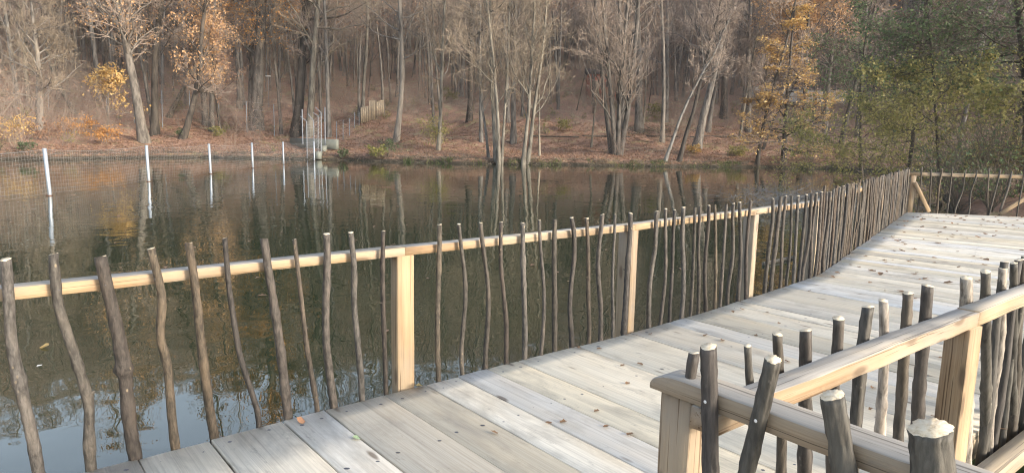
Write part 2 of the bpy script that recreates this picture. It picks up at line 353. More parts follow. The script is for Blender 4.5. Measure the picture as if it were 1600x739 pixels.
def board(name, p0, p1, w, h, mats, parent, upv=Z, ch=.0025, wob=.0016, seed=0, nseg=8, round_end=False, top_mat=None):
    """beam with chamfered edges; p0-p1 is its centre line"""
    rng = np.random.default_rng(seed); p0 = np.asarray(p0, float); p1 = np.asarray(p1, float); L = np.linalg.norm(p1 - p0)
    j = rng.normal(size=(nseg + 1, 8, 2)) * wob
    def prof(u, x):
        k = min(int(round(u * nseg)), len(j) - 1); a, c = w / 2, h / 2; e = ch
        hh = h
        if round_end and x < .11: c2 = c - .046 * (1 - math.sqrt(max(0, 1 - (1 - x / .11) ** 2)))
        else: c2 = c
        P = np.array([(-a + e, -c), (a - e, -c), (a, -c + e), (a, c2 - e), (a - e, c2), (-a + e, c2), (-a, c2 - e), (-a, -c + e)])
        return P + j[k] + (rng.normal() * wob * .6, rng.normal() * wob * .4)
    mi = None
    if top_mat is not None:
        mats = list(mats) + [top_mat]
        mi = lambda m, n: [1 if i in (3, 4, 5) else 0 for _ in range(n) for i in range(m)]
    xs = None
    if round_end: xs = np.concatenate([.11 * (1 - np.cos(np.linspace(0, math.pi / 2, 9))), np.linspace(.14, L, nseg - 7)]); j = np.repeat(j[:1], nseg + 2, 0) * .3
    return extrude_local(name, L, prof, nseg + (1 if round_end else 0) if False else (len(xs) - 1 if xs is not None else nseg), parent, mats, p0, p1 - p0, upv, mi_fn=mi, xs=xs)

DZ = .5
EDGE = np.array([at(x, y, DZ) for x, y in [(0, 776), (640, 608), (1000, 517), (1111, 485), (1187, 461), (1279, 431), (1350, 380.5), (1418, 331.5)]])
EDGE[0] = EDGE[1] - azv(50) * 2.25
EDGE = np.vstack([EDGE[0] - azv(50) * 3.0, EDGE])
seg = np.linalg.norm(np.diff(EDGE, axis=0), axis=1); ES = np.concatenate([[0], np.cumsum(seg)]); ES -= ES[2]      # s = 0 at the first post (640,608)
def edge(s):
    s = min(max(s, ES[0]), ES[-1] - 1e-6); i = np.searchsorted(ES, s, 'right') - 1; i = min(max(i, 0), len(seg) - 1)
    return EDGE[i] + (EDGE[i + 1] - EDGE[i]) * (s - ES[i]) / seg[i]
def edir(s):
    a = edge(s + .25) - edge(s - .25); return a / np.linalg.norm(a)
def s_of(p):
    ss = np.linspace(ES[0], ES[-1], 900); E = np.array([edge(s) for s in ss]); return ss[np.argmin(np.linalg.norm(E[:, :2] - np.asarray(p)[:2], axis=1))]
SEND = ES[-1]
def paz(s): return float(np.interp(s, [-6, 2.6, 5.5, 9, 14.0, 16.2, SEND], [141, 141, 137, 132, 127, 118, 105]))
BD = np.array([.787, .617, 0]); BN = np.array([-.617, .787, 0])          # direction and normal of the near-side rail
def line_hit(p, d, q, e):      # p + t d meets q + u e
    A = np.array([[d[0], -e[0]], [d[1], -e[1]]]); return np.linalg.solve(A, (q - p)[:2])[0]
BE = BN * 1.29; BE = np.array([BE[0], BE[1], DZ])                         # deck edge under the near-side rail
AD = np.array([.62, -.785, 0]); AN = np.array([.785, .62, 0])            # rail that turns the corner
CORNER = AN * 1.70 + AD * (-1.37)
deck = empty('wooden_deck', (0, 0, DZ), 'pale weathered plank deck curving out over the pond between stick railings', 'deck')
rng = np.random.default_rng(5); random.seed(5)
cuts = [s_of(at(x, y, DZ)) for x, y in [(336, 693), (446, 663), (516, 646), (601, 619), (665, 601), (715, 589), (762, 577), (808, 564), (908, 543), (985, 521), (1042, 505), (1072, 496), (1111, 485), (1145, 476), (1161, 471), (1187, 461), (1225, 448), (1261, 437)]]
c0 = [cuts[0]]
while c0[0] > -5.0: c0.insert(0, c0[0] - rng.uniform(.26, .38))
cuts = c0 + cuts[1:]
while cuts[-1] < SEND - .12: cuts.append(cuts[-1] + rng.uniform(.19, .33))
cuts[-1] = SEND
gaps = []
nailM = MB()
sc_corner = None
for i in range(len(cuts) - 1):
    s0, s1 = cuts[i], cuts[i + 1]; gap = rng.choice([.004, .007, .012], p=[.25, .40, .35])
    a0, a1 = edge(s0), edge(s1); d0, d1 = azv(paz(s0)), azv(paz(s1))
    mid = (a0 + a1) / 2; dm = azv((paz(s0) + paz(s1)) / 2)
    # does the board run alongside the corner rail or end under the near-side rail
    if (mid @ AN) < 1.66 - .0 and s1 < .3: Ln = 7.5
    else: Ln = min(line_hit(mid, dm, BE, BD), 9.5) + rng.uniform(-.01, .01)
    over = rng.uniform(-.004, .016)
    n = np.cross(Z, dm)                         # left of the direction (towards larger s)
    y0a, y1a = (a0 - mid) @ n, (a1 - mid) @ n
    sl0 = ((a0 + d0 * Ln) - (mid + dm * Ln)) @ n; sl1 = ((a1 + d1 * Ln) - (mid + dm * Ln)) @ n
    if s1 < .3: sl0, sl1 = y0a, y1a
    lo_a, hi_a, lo_b, hi_b = min(y0a, y1a), max(y0a, y1a), min(sl0, sl1), max(sl0, sl1)
    xa0, xa1 = (a0 - mid) @ dm, (a1 - mid) @ dm
    slant = (xa1 - xa0) / max(1e-6, (y1a - y0a))
    dz = rng.normal() * .0018; e = .003; th = .045; ns = 14
    jj = rng.normal(size=(ns + 1, 2)) * .0018; cup = rng.normal() * .0015
    def prof(u, x):
        k = int(round(u * ns)); A = lo_a + (lo_b - lo_a) * u + gap / 2 + jj[k, 0]; Bq = hi_a + (hi_b - hi_a) * u - gap / 2 + jj[k, 1]
        return np.array([(A, -th), (Bq, -th), (Bq, -e), (Bq - e, dz * 0), (A + (Bq - A) * .66, cup), (A + (Bq - A) * .33, cup), (A + e, 0), (A, -e)])
    p0 = mid - dm * over + Z * dz
    o = extrude_local('plank', Ln + over, prof, ns, deck, [M_PLANK], p0 - np.array([0, 0, DZ]), dm)
    me = o.data                               # cut the free end along the deck edge
    co = np.empty(len(me.vertices) * 3); me.vertices.foreach_get('co', co); co = co.reshape(-1, 3)
    k = co[:, 0] < 1e-4; co[k, 0] += co[k, 1] * slant; me.vertices.foreach_set('co', co.ravel()); me.update()
    wd = hi_a - lo_a
    for fx in ((.09, .75, 2.1, 3.3) if s1 < 5 else (.09, 1.6)):
        for fy in ((.22, .78) if wd > .22 else (.5,)):
            yy = lo_a + wd * fy + rng.normal() * .012; xx = fx + rng.normal() * .02 + yy * slant * (fx < .2)
            c = mid + dm * xx + n * yy + Z * (dz + .0006) - np.array([0, 0, DZ]); a = np.linspace(0, 2 * math.pi, 7)[:-1]; rr = rng.uniform(.007, .012)
            V = np.vstack([c + np.stack([np.cos(a) * rr * rng.uniform(.8, 1.5), np.sin(a) * rr, np.zeros(6)], 1), c + Z * .0012])
            nailM.add(V, np.array([[j, (j + 1) % 6, 6] for j in range(6)]))
nails = link('nail_heads', nailM.mesh('nail_heads'), deck, [M_NAIL]); nails['kind'] = 'stuff'
# rim beams and support piles
for i in range(1, len(EDGE) - 1):
    a, c = EDGE[i], EDGE[i + 1]; off = -np.cross(Z, (c - a) / np.linalg.norm(c - a)) * .10
    board('rim_joist', a + off - Z * (.05 + .08 + DZ), c + off - Z * (.05 + .08 + DZ), .07, .15, [M_GREYPOST], deck, seed=i, nseg=4)
b0 = BE - BD * .1 + BN * .06; b1 = BE + BD * 14 + BN * .06
bb0 = BE + BD * 1.75 + BN * .06
board('rim_joist', bb0 - Z * (.13 + DZ), b1 - Z * (.13 + DZ), .07, .15, [M_GREYPOST], deck, seed=40, nseg=8)
board('outer_beam', BN * 1.135 + BD * 1.75 + Z * (.38 - DZ), BN * 1.135 + BD * 14 + Z * (.38 - DZ), .10, .10, [M_GREYPOST], deck, seed=41, nseg=8)
for s in np.arange(-3.4, SEND, 2.24):
    p = edge(s) + np.cross(edir(s), Z) * .35
    ob = MB(); ob.tube([(0, 0, -1.6), (0, 0, DZ - .2 - DZ)], .075, 10); o = link('pile', ob.mesh('pile', True), deck, [M_GREYPOST]); o.location = p - Z * DZ
for s in np.arange(2.2, 14, 2.3):
    p = BE + BD * s + BN * .3; ob = MB(); ob.tube([(0, 0, -1.6), (0, 0, -.2)], .075, 10); o = link('pile', ob.mesh('pile', True), deck, [M_GREYPOST]); o.location = p - Z * DZ

# ------------------------------------------------------------------ stakes
def stake(parent, p_top, p_bot, r, seed, mat, bends=None, sides=9, rings=16, ragged=.4, wiggle=1.0, knots=2, stub=False, tilt=None):
    rng = np.random.default_rng(seed); p_top = np.asarray(p_top, float); p_bot = np.asarray(p_bot, float)
    L = np.linalg.norm(p_top - p_bot); u = np.linspace(0, 1, rings)
    d = (p_top - p_bot) / L; sx = np.cross(d, azv(140)); sx /= np.linalg.norm(sx); sy = np.cross(d, sx)
    a = rng.uniform(-1, 1, 4) * .012 * wiggle; ph = rng.uniform(0, 6.28, 4); f = rng.uniform(1.1, 3.2, 4)
    ox = sum(a[i] * (np.sin(u * 3.14 * f[i] + ph[i]) - np.sin(ph[i]) * (1 - u) - np.sin(3.14 * f[i] + ph[i]) * u) for i in (0, 1)) * 1.6
    oy = sum(a[i] * (np.sin(u * 3.14 * f[i] + ph[i]) - np.sin(ph[i]) * (1 - u) - np.sin(3.14 * f[i] + ph[i]) * u) for i in (2, 3)) * .7
    if bends:
        bu = np.array([0] + [q[0] for q in bends] + [1]); bo = np.array([0] + [q[1] for q in bends] + [0])
        t_ = np.interp(u, bu, bo); t_ = np.convolve(np.pad(t_, 1, 'edge'), [.25, .5, .25], 'valid'); t_[0] = t_[-1] = 0; ox = ox * .3 + t_
    C = p_bot + u[:, None] * (p_top - p_bot) + ox[:, None] * sx + oy[:, None] * sy
    rad = r * (1.10 - .22 * u) * (1 + rng.normal(size=rings) * .022)
    for _ in range(knots):
        k = rng.uniform(.1, .9); rad = rad * (1 + rng.uniform(.04, .20) * np.exp(-((u - k) / .014) ** 2) + .04 * np.exp(-((u - k) / .05) ** 2))
    ang = np.linspace(0, 2 * math.pi, sides, endpoint=False)
    lump = 1 + .05 * rng.normal(size=sides)[None, :] + .04 * rng.normal(size=(rings, sides))
    Rg = C[:, None, :] + (rad[:, None] * lump)[:, :, None] * (np.cos(ang)[None, :, None] * sx + np.sin(ang)[None, :, None] * sy)
    Rg[-1] += d * (rng.normal(size=sides) * r * .06 * ragged + np.cos(ang + rng.uniform(0, 6)) * r * .22 * ragged)[:, None]
    if tilt is not None: Rg[-1] += np.outer((Rg[-1] - C[-1]) @ tilt, d)
    rel = Rg - p_bot
    V, Q, T = loft(rel)
    mi = np.concatenate([np.zeros(len(Q) + sides), np.ones(sides)]) ; F = [Q] + T
    parts_mi = mi
    if stub:
        k = int(rings * rng.uniform(.3, .75)); s0 = C[k] - p_bot; dirv = (sx * rng.choice([-1, 1]) + d * .6 + sy * rng.uniform(-.5, .5)); dirv /= np.linalg.norm(dirv)
        st, sq = tubes(np.array([[s0, s0 + dirv * r * 1.35, s0 + dirv * r * 1.8]]), np.array([[r * .5, r * .38, .001]]), 6)
        F = [np.vstack([Q, sq + len(V)])] + T; V = np.vstack([V, st]); parts_mi = np.concatenate([np.zeros(len(Q) + len(sq) + sides), np.ones(sides)])
    me = mesh_np('stake', V, F, True, parts_mi)
    me.materials.append(mat); me.materials.append(M_CUT)
    o = bpy.data.objects.new('stake', me); S.collection.objects.link(o); o.parent = parent; o.location = p_bot - np.array(parent.location)
    return o
def nailhead(parent, p, r=.006):
    a = np.linspace(0, 2 * math.pi, 9)[:-1]; n = -np.asarray(fw) * 0 + AN * -1.0
    e1 = AD; e2 = Z; V = np.vstack([[e1 * math.cos(t) * r + e2 * math.sin(t) * r for t in a], [n * .0025]])
    me = mesh_np('nail', V, [np.array([[j, (j + 1) % 8, 8] for j in range(8)])], True); o = link('nail', me, parent, [M_NAILB]); o.location = p - np.array(parent.location)

# ---- left railing (over the water)
railL = empty('stick_railing', tuple(edge(0)), 'long left railing of crooked bark sticks on sawn posts following the deck over the pond', 'railing')
def outn(s): return np.cross(Z, edir(s))      # away from the deck
def onedge(x, y, off):
    """pixel on the upright surface that follows the deck edge at a given offset outward"""
    best = None
    ss = np.linspace(-4, SEND, 500)
    for i in range(len(ss) - 1):
        pass
    return None
SS = np.linspace(ES[0], SEND, 1200)
EP = np.array([edge(s) + outn(s) * .028 for s in SS])
_ang = (EP - np.array([0, 0, EYE]))
def curtain(x, y):
    """point where the pixel's ray meets the curtain of stakes"""
    d = ray(x, y); cr = _ang[:, 0] * d[1] - _ang[:, 1] * d[0]; k = np.where(np.sign(cr[:-1]) != np.sign(cr[1:]))[0]
    k = k[0]; f = cr[k] / (cr[k] - cr[k + 1]); p = EP[k] * (1 - f) + EP[k + 1] * f; t_ = math.hypot(p[0], p[1]) / math.hypot(d[0], d[1])
    return np.array([0, 0, EYE]) + d * t_
ST = [((8, 405), (60, 752), 18), ((83, 397), (137, 730), 17), ((157, 401), (215, 718), 22), ((236, 388), (275, 705), 15), ((295, 379), (338, 690), 15),
      ((351, 372), (398, 672), 10), ((412, 373), (450, 660), 16), ((460, 374), (493, 648), 9), ((510, 365), (523, 640), 14), ((548, 363), (565, 625), 12),
      ((599, 361), (603, 615), 9), ((687, 351), (688, 595), 10), ((717, 350), (727, 585), 9), ((751, 348), (759, 577), 9), ((783, 347), (790, 570), 9),
      ((817, 348), (818, 562), 10), ((843, 344), (843, 556), 7), ((867, 343), (867, 550), 10), ((893, 340), (893, 543), 9), ((917, 341), (916, 538), 8),
      ((941, 335), (938, 533), 9), ((961, 335), (957, 529), 6), ((985, 333), (975, 523), 10), ((1026, 330), (1015, 513), 9), ((1040, 326), (1030, 508), 7),
      ((1054, 328), (1046, 503), 7), ((1068, 324), (1064, 498), 8), ((1086, 324), (1077, 493), 6), ((1094, 322), (1090, 491), 7), ((1108, 321), (1103, 487), 7),
      ((1117, 320), (1116, 483), 6), ((1135, 319), (1125, 480), 6), ((1146, 318), (1139, 475), 7), ((1156, 316), (1153, 472), 7), ((1173, 314), (1166, 466), 7),
      ((1208, 310), (1195, 456), 7), ((1220, 307), (1204, 452), 8), ((1228, 306), (1219, 448), 6), ((1237, 306), (1229, 444), 5), ((1247, 306), (1240, 441), 6),
      ((1260, 304), (1248, 438), 6), ((1269, 303), (1255, 435), 7), ((1276, 302), (1266, 432), 6), ((1284, 300), (1273, 428), 6)]
BEND = {0: [(.35, .0), (.7, -.02)], 1: [(.25, .03), (.42, .055), (.6, .02), (.8, -.012)], 2: [(.1, -.01), (.5, .015), (.75, .01)], 3: [(.5, .012), (.65, -.016), (.8, .02)],
        4: [(.6, -.01), (.85, .0)], 5: [(.22, .035), (.5, -.012), (.8, -.012)], 6: [(.5, .01), (.7, .006)], 7: [(.2, .02), (.5, .0)], 9: [(.3, .01), (.65, -.016), (.85, .008)], 22: [(.2, -.02), (.5, .012)],
        23: [(.3, -.02), (.5, -.03), (.75, .02)], 25: [(.3, -.02), (.6, .02)], 28: [(.4, .01), (.7, -.01)], 35: [(.3, -.01), (.6, -.02), (.8, .02)], 36: [(.3, -.02), (.6, .03)]}
last = None
for i, (tp, bt, wpx) in enumerate(ST):
    P1 = curtain(*tp); P0 = curtain(*bt); dd = (P1 - P0) / (P1[2] - P0[2]); P0 = P0 - dd * (P0[2] - (DZ - .22))
    r = wpx * math.hypot(P0[0], P0[1]) / FPX / 2 * .80
    stake(railL, P1, P0, r, 100 + i, M_STAKE, BEND.get(i), sides=12 if i < 24 else 8, rings=34 if i < 24 else 20, knots=4, stub=(i % 3 == 1), ragged=.8)
    last = P0
    if i < 23:
        u_ = (1.44 - P0[2]) / (P1[2] - P0[2]); c = P0 + (P1 - P0) * u_; vv = -np.array([c[0], c[1], 0]); vv /= np.linalg.norm(vv); e1_ = np.cross(Z, vv); a_ = np.linspace(0, 2 * math.pi, 7)[:-1]; rn = .0028
        me = mesh_np('nail', np.vstack([[e1_ * math.cos(q_) * rn + Z * math.sin(q_) * rn for q_ in a_], [vv * .002]]), [np.array([[q_, (q_ + 1) % 6, 6] for q_ in range(6)])], True); o = link('nail', me, railL, [M_NAIL]); o.location = c + vv * r * 1.05 - np.array(railL.location)
s = s_of(last) + .15; i = 0; rg = np.random.default_rng(77)
while s < SEND - .03:
    p = edge(s) + outn(s) * rg.uniform(.02, .04); ln = rg.normal() * .045; e = edir(s); zt = 1.60 + rg.normal() * .022
    stake(railL, p + e * ln * .5 + Z * (zt - DZ), p - e * ln * .5 - Z * .2, rg.uniform(.013, .024), 300 + i, M_STAKE, sides=7, rings=14, wiggle=rg.uniform(.4, 1.6), knots=2, stub=i % 4 == 0)
    s += rg.uniform(.115, .175); i += 1
RO = .115                                  # rail centre outward of the deck edge
POSTS = [(-2.27, .115, .10, 0), (s_of(at(640, 608, DZ)), .128, .085, 0), (s_of(at(994, 518, DZ)), .085, .15, 0), (s_of(at(1180, 462, DZ)), .10, .13, 0), (s_of(at(1273, 430, DZ)), .11, .13, 0)]
s = POSTS[-1][0] + 2.1
while s < SEND - .8: POSTS.append((s, .11, .12, 0)); s += 1.95
POSTS.append((SEND - .04, .11, .11, 0))
RTOP = 1.462; RH = .058
for k, (s, wa, de, ro) in enumerate(POSTS):
    p = edge(s) + outn(s) * (.062 + de / 2)
    board('post', np.array([*p[:2], -.5]) - np.array(railL.location), np.array([*p[:2], RTOP - RH - .001]) - np.array(railL.location), de, wa, [M_RAIL if k < 3 or k > 4 else M_GREYPOST], railL, upv=edir(s), seed=50 + k, nseg=6)
for k in range(len(POSTS)):
    s0 = POSTS[k][0] - (0 if k else 2.2); s1 = POSTS[k + 1][0] if k < len(POSTS) - 1 else None
    if k == 0: s0 = -4.4; 
    if s1 is None: break
    a = edge(s0 + .0015) + outn(s0) * RO; c = edge(s1 - .0015) + outn(s1) * RO
    if k < 4: c_ = c
    board('handrail', np.array([*a[:2], RTOP - RH / 2]) - np.array(railL.location), np.array([*c[:2], RTOP - RH / 2]) - np.array(railL.location), .10, RH, [M_RAIL], railL, seed=70 + k, nseg=10, wob=.0016, top_mat=M_RAILTOP)

# ---- end railing
EA = edge(SEND); ed = azv(104.0)
en = np.cross(Z, ed)                       # away from the deck (far side)
railE = empty('end_railing', tuple(EA), 'railing across the far end of the deck with thin sticks and diagonal braces', 'railing')
Eo = EA + en * .12
def rel(o, p): return np.asarray(p, float) - np.array(o.location)
board('handrail', rel(railE, [*(Eo - ed * .05)[:2], 1.46]), rel(railE, [*(Eo + ed * 4.6)[:2], 1.46]), .10, .085, [M_RAIL], railE, seed=90, nseg=12, top_mat=M_RAILTOP)
board('handrail', rel(railE, [*(Eo + ed * 4.603)[:2], 1.46]), rel(railE, [*(Eo + ed * 8)[:2], 1.46]), .10, .085, [M_RAIL], railE, seed=91, nseg=12, top_mat=M_RAILTOP)
for k, t_ in enumerate((.08, (at(1573, 338, .53) - Eo) @ ed + .93, 7.4)):
    p = Eo + ed * t_; board('post', rel(railE, [*p[:2], -.5]), rel(railE, [*p[:2], 1.415]), .11, .11, [M_RAIL], railE, upv=ed, seed=92 + k, nseg=4)
b1_ = (at(1459, 333, .53) - Eo) @ ed; b2_ = (at(1573, 338, .53) - Eo) @ ed
for k, (ta, tb) in enumerate(((.10, b1_), (b2_ + .85, b2_), (b2_ + 1.0, b2_ + 1.9))):
    pa = Eo - en * .10 + ed * ta; pb = Eo - en * .10 + ed * tb
    board('brace', rel(railE, [*pa[:2], 1.25]), rel(railE, [*pb[:2], .53]), .09, .045, [M_RAIL], railE, upv=en, seed=96 + k, nseg=4)
for k, x in enumerate((1440, 1455, 1472, 1488, 1509, 1526, 1545, 1563, 1581, 1600, 1618, 1637, 1655)):
    P = on_plane(x, 268, Eo - en * .07, en); 
    off = rg.normal() * .05 - (.12 if k in (4, 5, 7, 8) else 0)
    stake(railE, np.array([*P[:2], 1.62 + rg.normal() * .02]), np.array([*(P + ed * off)[:2], .3]), rg.uniform(.016, .026), 500 + k, M_STAKE, sides=7, rings=14, wiggle=1.6)

# ---- near-side railing (runs away to the right)
railB = empty('near_side_railing', tuple(BE), 'right hand railing with thick dark sticks and bright sawn posts running beside the deck', 'railing')
BO = BN * 1.152
def bp(t_, off=0.0, z=0.0): p = BO + BD * t_ + BN * off; return np.array([p[0], p[1], z])
tB = lambda x, y, z=1.40: (at(x, y, z) @ BD)
jB = tB(1534, 490)
board('handrail', rel(railB, bp(1.645, 0, 1.370)), rel(railB, bp(jB - .0015, 0, 1.370)), .095, .068, [M_RAIL], railB, seed=120, nseg=14, top_mat=M_RAILTOP)
board('handrail', rel(railB, bp(jB + .0015, 0, 1.372)), rel(railB, bp(jB + 3.4, .02, 1.372)), .095, .072, [M_RAIL], railB, seed=121, nseg=14, top_mat=M_RAILTOP)
board('handrail', rel(railB, bp(jB + 3.403, .02, 1.372)), rel(railB, bp(jB + 8.4, .02, 1.372)), .095, .072, [M_RAIL], railB, seed=122, nseg=14, top_mat=M_RAILTOP)
pB = bp(jB - .055, -.005, 0)
board('post', rel(railB, [pB[0], pB[1], .2]), rel(railB, [pB[0], pB[1], 1.335]), .11, .15, [M_RAIL], railB, upv=azv(53), seed=124, nseg=6, ch=.004)
for k in (1, 2, 3): 
    p = bp(jB - .05 + 2.3 * k, 0, 0); board('post', rel(railB, [p[0], p[1], -.4]), rel(railB, [p[0], p[1], 1.335]), .11, .15, [M_RAIL], railB, upv=BD, seed=125 + k, nseg=6)
# (top pixel, lean px at y=700, width px, material)
SB = [((1085, 551), 1080, 20, 'd', 0), ((1168, 540), 1168, 13, 'd', 0), ((1215, 522), 1214, 17, 'b', 0), ((1259, 516), 1257, 21, 'd', 0), ((1310, 497), 1303, 19, 'd', 0), ((1356, 479), 1335, 20, 'o', 1),
      ((1380, 469), 1378, 16, 'p', 0), ((1419, 458), 1400, 17, 'd', 2), ((1449, 446), 1430, 19, 'd', 0), ((1510, 434), 1508, 19, 'p', 0), ((1540, 424), 1537, 15, 'd', 0), ((1567, 419), 1545, 14, 'p', 0),
      ((1584, 411), 1583, 12, 'd', 3), ((1597, 405), 1578, 14, 'd', 4)]
mm = {'d': M_STAKE_DARK, 'b': M_STAKE_DARK, 'p': M_STAKE_PALE, 'o': M_STAKE_DARK}
plB = BO + BN * .085
for i, (tp, xb, wpx, mk, bd) in enumerate(SB):
    P1 = on_plane(tp[0], tp[1], plB, BN); P0 = on_plane(xb, 700, plB, BN); dd = (P1 - P0) / (P1[2] - P0[2]); P0 = P0 - dd * (P0[2] - .28)
    r = wpx * P1[1] / FPX / 2 * 1.0
    be = {1: [(.75, -.01), (.85, -.012)], 2: [(.6, .02), (.8, -.02)], 3: [(.4, -.02), (.7, .012)], 4: [(.45, .03), (.6, .0), (.8, .02)]}.get(bd)
    stake(railB, P1, P0, r, 600 + i, mm[mk], be, sides=16, rings=40, knots=5, stub=i in (6, 11, 8), ragged=.6, wiggle=.8)
tlast = 4.3
for k in range(30):
    tlast += rg.uniform(.15, .21); zt = 1.55 + rg.normal() * .025; ln = rg.normal() * .04
    stake(railB, bp(tlast + ln, .085, zt), bp(tlast, .085, .28), rg.uniform(.018, .027), 640 + k, M_STAKE_DARK, sides=8, rings=14, wiggle=1.3)

# ---- corner railing (nearest)
railA = empty('corner_railing', (CORNER[0], CORNER[1], DZ), 'nearest railing with rounded handrail end, corner post and four thick sticks nailed on', 'railing')
def ap(t_, n_, z): p = AD * t_ + AN * n_; return np.array([p[0], p[1], z])
board('handrail', rel(railA, ap(-1.357, 1.705, 1.438)), rel(railA, ap(.9, 1.705, 1.438)), .112, .062, [M_TAN], railA, top_mat=M_RAILTOP, seed=130, nseg=60, round_end=True, wob=.0010, ch=.004)
board('handrail', rel(railA, ap(.903, 1.705, 1.438)), rel(railA, ap(3.4, 1.705, 1.438)), .112, .062, [M_TAN], railA, top_mat=M_RAILTOP, seed=131, nseg=12, wob=.0014)
pA = ap(-1.262, 1.716, 0)
# post of fresh wood; shade on its camera-side face is painted in as grey
oP = board('post', rel(railA, [pA[0], pA[1], 0.0]), rel(railA, [pA[0], pA[1], 1.4045]), .115, .105, [M_RAIL, M_GREYPOST], railA, upv=AN, seed=132, nseg=6, ch=.003)
for p in oP.data.polygons:
    nw = oP.matrix_local.to_3x3() @ p.normal
    if nw.dot(Vector(-AN)) > .9: p.material_index = 1
for k in (1, 2):
    p = ap(-1.24 + 2.2 * k, 1.716, 0); board('post', rel(railA, [p[0], p[1], -.4]), rel(railA, [p[0], p[1], 1.404]), .115, .105, [M_RAIL], railA, upv=AN, seed=133 + k, nseg=6)
SA = [((1107, 541), (1110, 739), 29, 0), ((1208, 561), (1168, 739), 27, 0), ((1300, 617), (1322, 760), 40, 0), ((1452, 668), (1462, 800), 66, 0)]
for i, (tp, bt, wpx, _) in enumerate(SA):
    rr = wpx / FPX / 2; n_ = 1.648 - .034
    P1 = on_plane(tp[0], tp[1], AN * n_, AN); r = rr * (P1 @ fw - EYE * 0 + 0); r = wpx / FPX / 2 * ((P1 - np.array([0, 0, EYE])) @ fw)
    P1 = on_plane(tp[0], tp[1], AN * (1.648 - r * .97), AN); P0 = on_plane(bt[0], bt[1], AN * (1.648 - r * .97), AN)
    dd = (P1 - P0) / (P1[2] - P0[2]); P0 = P0 - dd * (P0[2] - .28)
    stake(railA, P1, P0, r * 1.0, 700 + i, M_STAKE_DARK, None, sides=32, rings=60, knots=3, ragged=.2, wiggle=.35, tilt=AN * .22 + BD * .05)
    if i < 2:
        q = ((1132 if 0 else 1102, 622), (1181, 652))[i]; c = on_plane(q[0], q[1], AN * (1.648 - r * .97), AN); vv = np.array([0, 0, EYE]) - c; vv[2] = 0; c = c + vv / np.linalg.norm(vv) * r * 1.07
        nailhead(railA, c, .0052)

# ------------------------------------------------------------------ trees
def kids(P, Rr, c, rngT, u0=.25, u1=1.0, lr=.45, ang=(35, 65), m=5, upb=.3, rr=.6, r_end=.15, wander=.12, minr=.004, flatten=0.0, lens=None):
    """children of N parent polylines"""
    Nn, k, _ = P.shape; n = Nn * c
    par = np.repeat(np.arange(Nn), c); u = rngT.uniform(u0, u1, n); u = np.sort(u.reshape(Nn, c), 1).ravel()
    x = u * (k - 1); i = np.clip(x.astype(int), 0, k - 2); f = (x - i)[:, None]
    base = P[par, i] * (1 - f) + P[par, i + 1] * f; pr = Rr[par, i] * (1 - f[:, 0]) + Rr[par, i + 1] * f[:, 0]
    tan = P[par, i + 1] - P[par, i]; tan /= np.linalg.norm(tan, axis=1, keepdims=True) + 1e-9
    plen = np.linalg.norm(np.diff(P, axis=1), axis=2).sum(1)[par]
    rnd = rngT.normal(size=(n, 3)); perp = np.cross(tan, rnd); perp /= np.linalg.norm(perp, axis=1, keepdims=True) + 1e-9
    if flatten: perp[:, 2] *= (1 - flatten); perp /= np.linalg.norm(perp, axis=1, keepdims=True) + 1e-9
    a = np.radians(rngT.uniform(ang[0], ang[1], n))[:, None]; d = tan * np.cos(a) + perp * np.sin(a)
    if flatten: d[:, 2] *= (1 - flatten * .8)
    L = plen * lr * (1.15 - .75 * u) * rngT.uniform(.6, 1.3, n)
    if lens is not None: L = lens(u) * rngT.uniform(.7, 1.25, n)
    out = [base]; step = (L / (m - 1))[:, None]; cur = base
    for j in range(m - 1):
        d = d + rngT.normal(size=(n, 3)) * wander + np.array([0, 0, upb / (m - 1)]); d /= np.linalg.norm(d, axis=1, keepdims=True)
        cur = cur + d * step; out.append(cur)
    r0 = np.maximum(pr * rr, minr); RR = r0[:, None] * np.linspace(1, r_end, m)[None, :]
    return np.stack(out, 1), np.maximum(RR, .0025)

